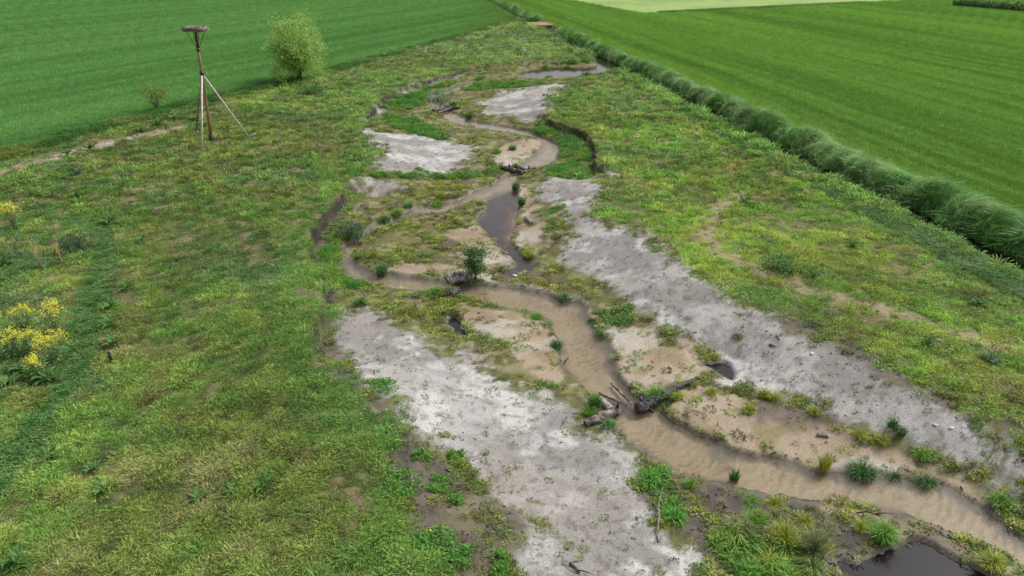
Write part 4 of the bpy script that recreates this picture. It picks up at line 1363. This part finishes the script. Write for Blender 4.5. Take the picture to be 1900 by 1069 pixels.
CL = [
 (1361, 893, .50, .22, 'dark', 'spiky dark rush tuft standing at the near edge of the lower stream', 80, .85),
 (1598, 884, .62, .55, 'dark', 'largest dark green sedge on the far bank of the lower stream', 220, .4),
 (1529, 870, .62, .28, 'yellow', 'narrow yellow-green tuft left of the largest dark sedge', 90, .75),
 (1716, 896, .42, .45, 'dark', 'dark sedge at the water edge right of the largest dark sedge', 130, .35),
 (1658, 886, .32, .32, 'dark', 'small dark tuft between two dark sedges on the far bank', 80, .4),
 (1592, 812, .38, .36, 'yellow', 'yellow-green tuft on the sand above the largest dark sedge', 110, .5),
 (1636, 822, .38, .34, 'yellow', 'yellow-green tuft right of the one above the largest dark sedge', 110, .5),
 (1655, 792, .36, .26, 'dark', 'dark upright herb on the pale sand, upper of two', 90, .6),
 (1672, 805, .32, .26, 'dark', 'dark upright herb on the pale sand, lower of two', 90, .6),
 (1712, 846, .34, .5, 'bright', 'spreading green plant in the weed line right of the tan bar', 150, .3),
 (1388, 763, .36, .38, 'yellow', 'bright tuft in the weedy hollow above the tan sand bar', 120, .45),
 (1418, 736, .40, .34, 'yellow', 'tall tuft at the top of the weedy hollow', 110, .55),
 (1437, 741, .34, .32, 'yellow', 'rounded tuft right of the tall tuft in the weedy hollow', 100, .45),
 (1510, 766, .30, .34, 'yellow', 'lone yellow-green tuft at the right end of the weedy hollow', 100, .45),
 (1400, 975, .55, .36, 'bright', 'green tuft at the top of the weed thicket near the bottom', 130, .5),
 (1384, 990, .50, .36, 'pale', 'pale straw tuft at the top of the weed thicket', 120, .5),
 (1509, 1025, .85, .45, 'pale', 'tall pale blue-green grass clump at the right of the weed thicket', 240, .65),
 (1636, 1000, .58, .45, 'bright', 'large bright green plant left of the dark pond', 260, .4),
 (1596, 982, .34, .32, 'yellow', 'small bright tuft left of the large plant by the pond', 100, .45),
 (1492, 970, .34, .34, 'yellow', 'rounded yellow-green tuft on the dark mud below the stream', 100, .45),
 (1453, 1003, .65, .42, 'yellow', 'bright tuft in the middle of the weed thicket', 150, .5),
 (1428, 1052, .50, .45, 'yellow', 'starry tuft near the bottom of the weed thicket', 110, .3),
 (1507, 1060, .42, .48, 'pale', 'starry pale tuft at the bottom edge left of the pond', 100, .25),
 (1839, 1052, .48, .45, 'yellow', 'large tuft on the sand spit right of the pond', 200, .4),
 (1436, 938, .36, .36, 'yellow', 'leafy tuft on the mud just below the lower stream', 110, .4),
 (1440, 960, .36, .34, 'pale', 'thin pale tuft on the dark mud', 70, .4),
 (1281, 902, .32, .24, 'bright', 'small green tuft at the left end of the dark mud', 80, .5),
 (1396, 930, .30, .34, 'bright', 'low green tuft on the mud beside the small dark pool', 90, .35),
 (1857, 936, .45, .5, 'bright', 'green plant at the right bank near the picture edge', 150, .4),
 (1217, 740, .55, .42, 'bright', 'bright green grass fountain behind the charred log', 220, .5),
 (1229, 757, .36, .4, 'bright', 'leafy green plant growing under the charred log', 150, .3),
 (1103, 757, .55, .34, 'dark', 'dark green sedge on the left bank above the brown log', 170, .6),
 (1092, 768, .40, .3, 'bright', 'light green tuft left of the brown log', 110, .45),
 (1131, 792, .36, .34, 'blue', 'bluish tuft in front of the brown log', 110, .4),
 (1319, 730, .32, .32, 'yellow', 'yellow-green tuft right of the charred log', 100, .45),
 (1256, 738, .32, .34, 'yellow', 'yellowish plant at the side of the charred log', 100, .4),
 (709, 508, .72, .40, 'blue', 'thick blue-green sedge on the inner bank of the bend', 240, .65),
 (664, 478, .42, .32, 'bright', 'green tuft at the tip of the inner bend', 110, .4),
 (737, 399, .50, .55, 'bright', 'bright clump on the upper bank of the narrow channel', 170, .45),
 (758, 384, .45, .42, 'blue', 'bluish clump up the narrow channel', 130, .45),
 (811, 380, .50, .62, 'bright', 'wide green clump at the water edge of the narrow channel', 190, .4),
 (848, 364, .45, .60, 'pale', 'pale green clump near the channel fork', 150, .4),
 (818, 368, .60, .42, 'yellow', 'upright yellow-green clump behind the wide green one', 130, .6),
 (849, 352, .50, .60, 'yellow', 'spreading yellow-green clump below the middle dam', 130, .4),
 (957, 351, .60, .42, 'dark', 'dark rushes at the fork of the stream', 140, .7),
 (968, 380, .60, .36, 'dark', 'dark rushes right of the reddish pool', 130, .7),
 (981, 476, .48, .5, 'yellow', 'yellow-green clump at the foot of the reddish pool', 150, .45),
 (930, 503, .36, .46, 'olive', 'olive tuft beside the willow shrub', 110, .4),
 (808, 548, .62, .55, 'bright', 'bright leafy clump left of the short dark log', 200, .45),
 (829, 548, .62, .45, 'pale', 'pale arching sedge beside the short dark log', 170, .45),
 (668, 566, .42, .5, 'dark', 'dark round tuft at the top of the left pale sand', 130, .4),
 (1048, 559, .36, .46, 'dark', 'low dark tuft on the far bank of the wide stream', 110, .35),
 (712, 413, .55, .60, 'dark', 'dark dead-looking reeds in the narrow channel', 170, .55),
 (1115, 624, .32, .45, 'dark', 'dark tuft on the right bank halfway down the wide stream', 130, .35),
 (1032, 646, .40, .36, 'dark', 'dark tuft on the left bank halfway down the wide stream', 120, .45),
 (996, 590, .34, .42, 'bright', 'green tuft on the left bank at the top of the wide stream', 110, .4),
 (1096, 597, .28, .26, 'dark', 'tiny dark tuft on the right bank of the wide stream', 70, .4),
 (1328, 664, .30, .34, 'yellow', 'yellow-green tuft beside the small puddle', 90, .4),
 (1367, 627, .32, .34, 'olive', 'olive tuft on the pale sand above the small puddle', 90, .4),
 (870, 219, .75, .60, 'dark', 'dark sedge on the right bank below the upper dam', 150, .55),
 (841, 197, .70, .55, 'dark', 'dark tuft at the right end of the upper dam', 130, .5),
 (889, 147, .75, .95, 'bright', 'green clump above the narrow upper stream', 170, .45),
 (951, 278, .60, .50, 'dark', 'dark clump on the tan bar inside the upper bend', 120, .5),
 (922, 284, .55, .60, 'bright', 'green clump left of the tan bar inside the upper bend', 130, .45),
 (1018, 145, .80, .70, 'dark', 'dark rushes in front of the shining upper pool', 140, .6),
 (1088, 142, .80, .85, 'dark', 'dark rushes at the right of the shining upper pool', 150, .6),
 (1052, 128, .75, .80, 'dark', 'dark rushes on the far side of the shining upper pool', 150, .6),
 (1012, 128, .70, .80, 'bright', 'green rushes on the far left side of the shining upper pool', 150, .6),
 (957, 310, .45, .45, 'bright', 'bright green tuft growing on the middle dam', 120, .45),
]
for i, (u, v, h, rd, kd, lb, n_, sf) in enumerate(CL):
    clump(u, v, h, rd, kd, lb, i + 1, n_, stiff=sf)


# --- bright green weed cushions
def cushion(u, v, rad, label, seed, n=None, mm='weed'):
    r = random.Random(seed + 500)
    p = gp(u, v)
    mb = MB()
    n = n or int(900 * rad * rad + 150)
    lob = [(Vector((0, 0)), 1.0)] + [(Vector((math.cos(a), math.sin(a))) * rad * r.uniform(.35, .75), r.uniform(.4, .6)) for a in [r.uniform(0, math.tau) for _ in range(6)]]
    for _ in range(n):
        c, q = r.choice(lob)
        a, t = r.uniform(0, math.tau), r.random() ** .5
        x_, y_ = c.x + math.cos(a) * t * q * rad * .7, c.y + math.sin(a) * t * q * rad * .7
        z_ = zat(p.x + x_, p.y + y_) - p.z + (1 - t * t) * .14 * q + r.uniform(0, .06)
        k = r.uniform(.65, 1.3)
        mb.leaf((x_, y_, z_), (r.uniform(-1, 1), r.uniform(-1, 1), r.uniform(-.1, .8)), (r.uniform(-.5, .5), r.uniform(-.5, .5), 1), .07 * r.uniform(.6, 1.4), .045, k)
    for j in range(9):
        a = math.tau * j / 9 + r.uniform(-.2, .2)
        pts = [(math.cos(a) * rad * t, math.sin(a) * rad * t, zat(p.x + math.cos(a) * rad * t, p.y + math.sin(a) * rad * t) - p.z + .02) for t in (0, .35, .7, 1.05)]
        mb.tube(pts, [.008, .007, .006, .004], 4)
    o = mb.build('weed_cushion', M[mm]); o.location = p
    tag(o, label, 'weed', 'bright green weed cushions on bare ground')


for i, (u, v, rd, lb) in enumerate([
    (748, 897, .62, 'wide bright green weed cushion on the mud left of the lower pale sand'),
    (822, 902, .42, 'bright green weed cushion right of the wide one on the mud'),
    (849, 931, .22, 'small bright weed cushion alone on the dark mud'),
    (798, 1024, .75, 'largest bright green weed cushion near the bottom edge'),
    (858, 1036, .36, 'bright weed cushion touching the largest one on its right'),
    (930, 1042, .26, 'bright weed cushion at the bottom of the dark mud beside the sand'),
    (718, 720, .50, 'bright green weed cushion at the left edge of the pale sand'),
    (785, 849, .26, 'small bright weed cushion at the top of the muddy patch'),
    (847, 848, .22, 'small weed cushion at the corner of pale sand and mud'),
    (926, 1066, .22, 'weed cushion cut by the bottom edge'),
    (1150, 588, .85, 'big bright green weed cushion right of the wide stream'),
    (1028, 392, .75, 'green weed cushion between the reddish pool and the right sand'),
    (785, 318, .55, 'flat weed cushion on the upper left pale sand')]):
    cushion(u, v, rd, lb, i)


# --- docks: rosettes of broad leaves
def dock_leaf(seed, mm):
    r = random.Random(seed)
    mb = MB()
    n = 5
    vs_, fs = [], []
    for j in range(n + 1):
        t = j / n
        w = .32 * math.sin(math.pi * min(1, t * .93 + .07)) ** .8 * (1 - .3 * t)
        zc = .26 * math.sin(t * 2.5)
        vs_ += [(t * .9, -w * .5, zc + .05 * math.sin(j * 2.1)), (t * .9, 0, zc - .035), (t * .9, w * .5, zc + .05 * math.cos(j * 1.7))]
    for j in range(n):
        for q in (0, 1):
            a = j * 3 + q
            fs.append((a, a + 1, a + 4, a + 3))
    mb.add(vs_, fs, r.uniform(.8, 1.2))
    return mb.mesh('leaf', M[mm])


DL = {m_: [dock_leaf(i, m_) for i in range(4)] for m_ in ('dock', 'dock_blue')}


def dock(u, v, size, n, label, seed, m_='dock'):
    r = random.Random(seed + 900)
    root = empty('dock_plant', gp(u, v), r.uniform(0, 6)); tag(root, label, 'dock plant', 'broad-leaved docks in the meadows')
    n += 4
    for i in range(n):
        o = link(bpy.data.objects.new('leaf', r.choice(DL[m_])), root)
        s_ = size * r.uniform(.5, 1.0)
        o.scale = (s_, s_ * r.uniform(.8, 1.2), s_ * r.uniform(.6, 1.3))
        o.location = (0, 0, .06)
        o.rotation_euler = (r.uniform(-.3, .3), r.uniform(-.5, .1), math.tau * i / n + r.uniform(-.3, .3))


for i, a in enumerate([
    (202, 414, .75, 11, 'large dock just above the top of the clover strip'),
    (146, 366, .75, 10, 'dark dock in the left meadow above the clover strip'),
    (236, 538, .55, 9, 'dock right of the clover strip near its middle'),
    (205, 574, .55, 8, 'dock hugging the right edge of the clover strip'),
    (204, 608, .6, 12, 'broad dock just above the short black post'),
    (212, 640, .5, 8, 'dock directly behind the short black post'),
    (263, 451, .5, 8, 'small dock in the left meadow right of the curved clover strip'),
    (8, 494, .7, 10, 'dark dock at the left edge below the pale flowers'),
    (91, 853, .5, 9, 'pale dock beside the lower end of the clover strip'),
    (33, 1050, .55, 10, 'bright dock at the bottom left corner'),
    (175, 876, .4, 7, 'small dock right of the pale dock on the lower left'),
    (488, 906, .5, 9, 'yellowing dock in the lower middle of the left meadow'),
    (434, 914, .4, 7, 'small dark dock left of the yellowing dock'),
    (192, 914, .4, 7, 'dock in the lower left meadow below the small dock'),
    (368, 930, .4, 6, 'lone flat dock in the lower left meadow'),
    (40, 690, .6, 12, 'leafy dock below the lowest yellow flowers'),
    (90, 705, .6, 11, 'leafy dock right of the lowest yellow flowers'),
    (15, 715, .6, 10, 'leafy dock at the left edge below the yellow flowers'),
    (323, 224, .9, 12, 'dark dock between the young tree and the nest pole'),
    (293, 234, .9, 11, 'dark dock at the end of the sandy track'),
    (360, 224, .8, 10, 'dock behind the nest pole struts'),
    (263, 245, .8, 10, 'dock on the sandy track by the field edge'),
    (168, 278, .7, 9, 'dock beside the sandy track'),
    (125, 288, .7, 9, 'dock in the sandy track near the left'),
    (1581, 460, .55, 11, 'isolated dark dock in the middle of the right meadow'),
    (1463, 508, .5, 10, 'dock with reddish leaves beside the worn path'),
    (1509, 515, .5, 9, 'dock right of the reddish one beside the worn path'),
    (1381, 379, .6, 10, 'dock near the upper end of the worn path'),
    (1815, 567, .5, 9, 'dark dock at the right of the right meadow'),
    (1720, 640, .5, 9, 'dock below the worn path at the right')]):
    dock(*a, i)
dock(145, 327, .8, 12, 'bluish dock alone in the upper left meadow', 60, 'dock_blue')
dock(1836, 672, .5, 9, 'bluish dock in the lower right meadow', 61, 'dock_blue')


# --- yellow flowering plants
def flower(u, v, h, rad, nst, label, seed, petals='yellow', stem='stem_green', dens=26, leaves=260):
    r = random.Random(seed + 300)
    p = gp(u, v)
    root = empty('flowering_plant', p); tag(root, label, 'flowering plant', 'yellow flowering plants in the left meadow')
    st, lf_, fl = MB(), MB(), MB()
    rad *= .8
    for i in range(nst):
        a = r.uniform(0, math.tau); q = r.random() ** .6 * rad
        t_ = Vector((math.cos(a) * q, math.sin(a) * q, h * r.uniform(.72, 1.0) * (1 - .2 * (q / rad) ** 2)))
        m_ = Vector((t_.x * .45, t_.y * .45, t_.z * .55))
        st.tube([(0, 0, -.03), m_, t_], [.011, .008, .004], 4)
        for j in range(3):
            b = m_.lerp(t_, r.uniform(.2, .8)); e = b + Vector((r.uniform(-.13, .13), r.uniform(-.13, .13), r.uniform(.1, .22)))
            st.tube([b, e], [.006, .003], 3)
            for _ in range(int(dens * .25)):
                c = e + Vector((r.gauss(0, .03), r.gauss(0, .03), r.gauss(0, .035)))
                fl.leaf(c, (r.uniform(-1, 1), r.uniform(-1, 1), r.uniform(-.2, .6)), (r.uniform(-.3, .3), r.uniform(-.3, .3), 1), .034, .032, r.uniform(.75, 1.2))
        for _ in range(int(dens * .6)):
            c = t_ + Vector((r.gauss(0, .04), r.gauss(0, .04), r.gauss(0, .05)))
            fl.leaf(c, (r.uniform(-1, 1), r.uniform(-1, 1), r.uniform(-.2, .6)), (r.uniform(-.3, .3), r.uniform(-.3, .3), 1), .036, .034, r.uniform(.75, 1.2))
    for _ in range(leaves):
        a = r.uniform(0, math.tau); q = r.random() * rad
        lf_.leaf((math.cos(a) * q, math.sin(a) * q, h * r.uniform(.05, .6)), (math.cos(a), math.sin(a), r.uniform(-.3, .6)), (r.uniform(-.4, .4), r.uniform(-.4, .4), 1), r.uniform(.08, .2), r.uniform(.025, .06), r.uniform(.7, 1.3))
    st.build('stems', M[stem], root); lf_.build('leaves', M['mustard_leaf'], root); tag(fl.build('flowers', M[petals], root), kind='stuff')


for i, a in enumerate([
    (28, 425, 1.25, .55, 26, 'bright yellow flowering plant alone at the upper left edge'),
    (106, 622, 1.25, .52, 17, 'tall yellow flowering plant at the back right of the cluster'),
    (50, 612, 1.0, .48, 12, 'yellow flowering plant at the back left of the cluster'),
    (26, 660, .9, .50, 15, 'yellow flowering plant at the left of the cluster'),
    (62, 656, .85, .36, 9, 'yellow flowering plant in the centre of the cluster'),
    (104, 672, 1.05, .62, 25, 'widest yellow flowering plant at the front right of the cluster'),
    (72, 700, .7, .34, 12, 'lowest small yellow flowering plant below the cluster'),
    (-2, 632, 1.0, .45, 14, 'yellow flowering plant cut off by the left edge')]):
    flower(*a, i)
for i, a in enumerate([
    (78, 497, 1.2, .50, 14, 'straw-stemmed plant with few yellow flowers beside the clover strip'),
    (108, 448, 1.0, .40, 9, 'faded dry flowering plant above the straw-stemmed one'),
    (20, 478, .95, .45, 7, 'sparse pale flowering plant at the left edge below the bright one'),
    (128, 458, .75, .35, 8, 'small sparse yellow plant near the clover strip bend'),
    (224, 455, .4, .28, 7, 'tiny pale yellow plant right of the clover strip bend'),
    (118, 490, .8, .3, 5, 'thin dry plant right of the straw-stemmed one')]):
    flower(*a, 20 + i, 'yellow_dull', 'stem_dry', 12, 40)

# --- small finds
pb = gp(208, 676)
post = empty('marker_post', pb); tag(post, 'short black post standing in the left meadow by the docks', 'post')
mb = MB(); mb.tube([(0, 0, -.15), (.005, 0, .2), (.0, 0, .40)], [.045, .045, .042], 8); mb.build('shaft', M['tar'], post, True)
mb = MB(); mb.tube([(0, 0, .402), (0, 0, .43)], [.05, .03], 8); mb.build('cap', M['iron'], post, True)
mb = MB(); mb.box((-.07, -.01, .26), (.07, .012, .10)); mb.build('tag_plate', noise_mat('faded_orange_plate', (.35, .12, .06), (.5, .2, .1), 9), post)


def pebble(u, v, sz, m_, label, seed):
    r = random.Random(seed)
    import bmesh
    bm = bmesh.new()
    bmesh.ops.create_icosphere(bm, subdivisions=2, radius=1)
    for w in bm.verts:
        w.co = Vector((w.co.x * sz, w.co.y * sz * .6, w.co.z * sz * .45)) * r.uniform(.85, 1.15)
    me = bpy.data.meshes.new('stone'); bm.to_mesh(me); bm.free()
    me.materials.append(M[m_])
    o = link(bpy.data.objects.new('stone', me)); o.location = gp(u, v) + Vector((0, 0, sz * .25)); o.rotation_euler = (0, 0, r.uniform(0, 3))
    tag(o, label, 'stone')


for i, a in enumerate([(1735, 789, .06, 'stone', 'left of two small white stones on the right sand'), (1765, 795, .07, 'stone', 'right of two small white stones on the right sand'),
    (1506, 657, .08, 'stone', 'single tiny white stone on the right sand below the meadow'), (1683, 1015, .11, 'stone_dark', 'upper dark stone in the pond near its top'),
    (1689, 1025, .10, 'stone_dark', 'lower dark stone in the pond near its top'), (41, 996, .07, 'stone', 'white stone in the grass at the lower left'), (955, 513, .12, 'stone', 'pale rock at the outlet of the reddish pool')]):
    pebble(*a, i)
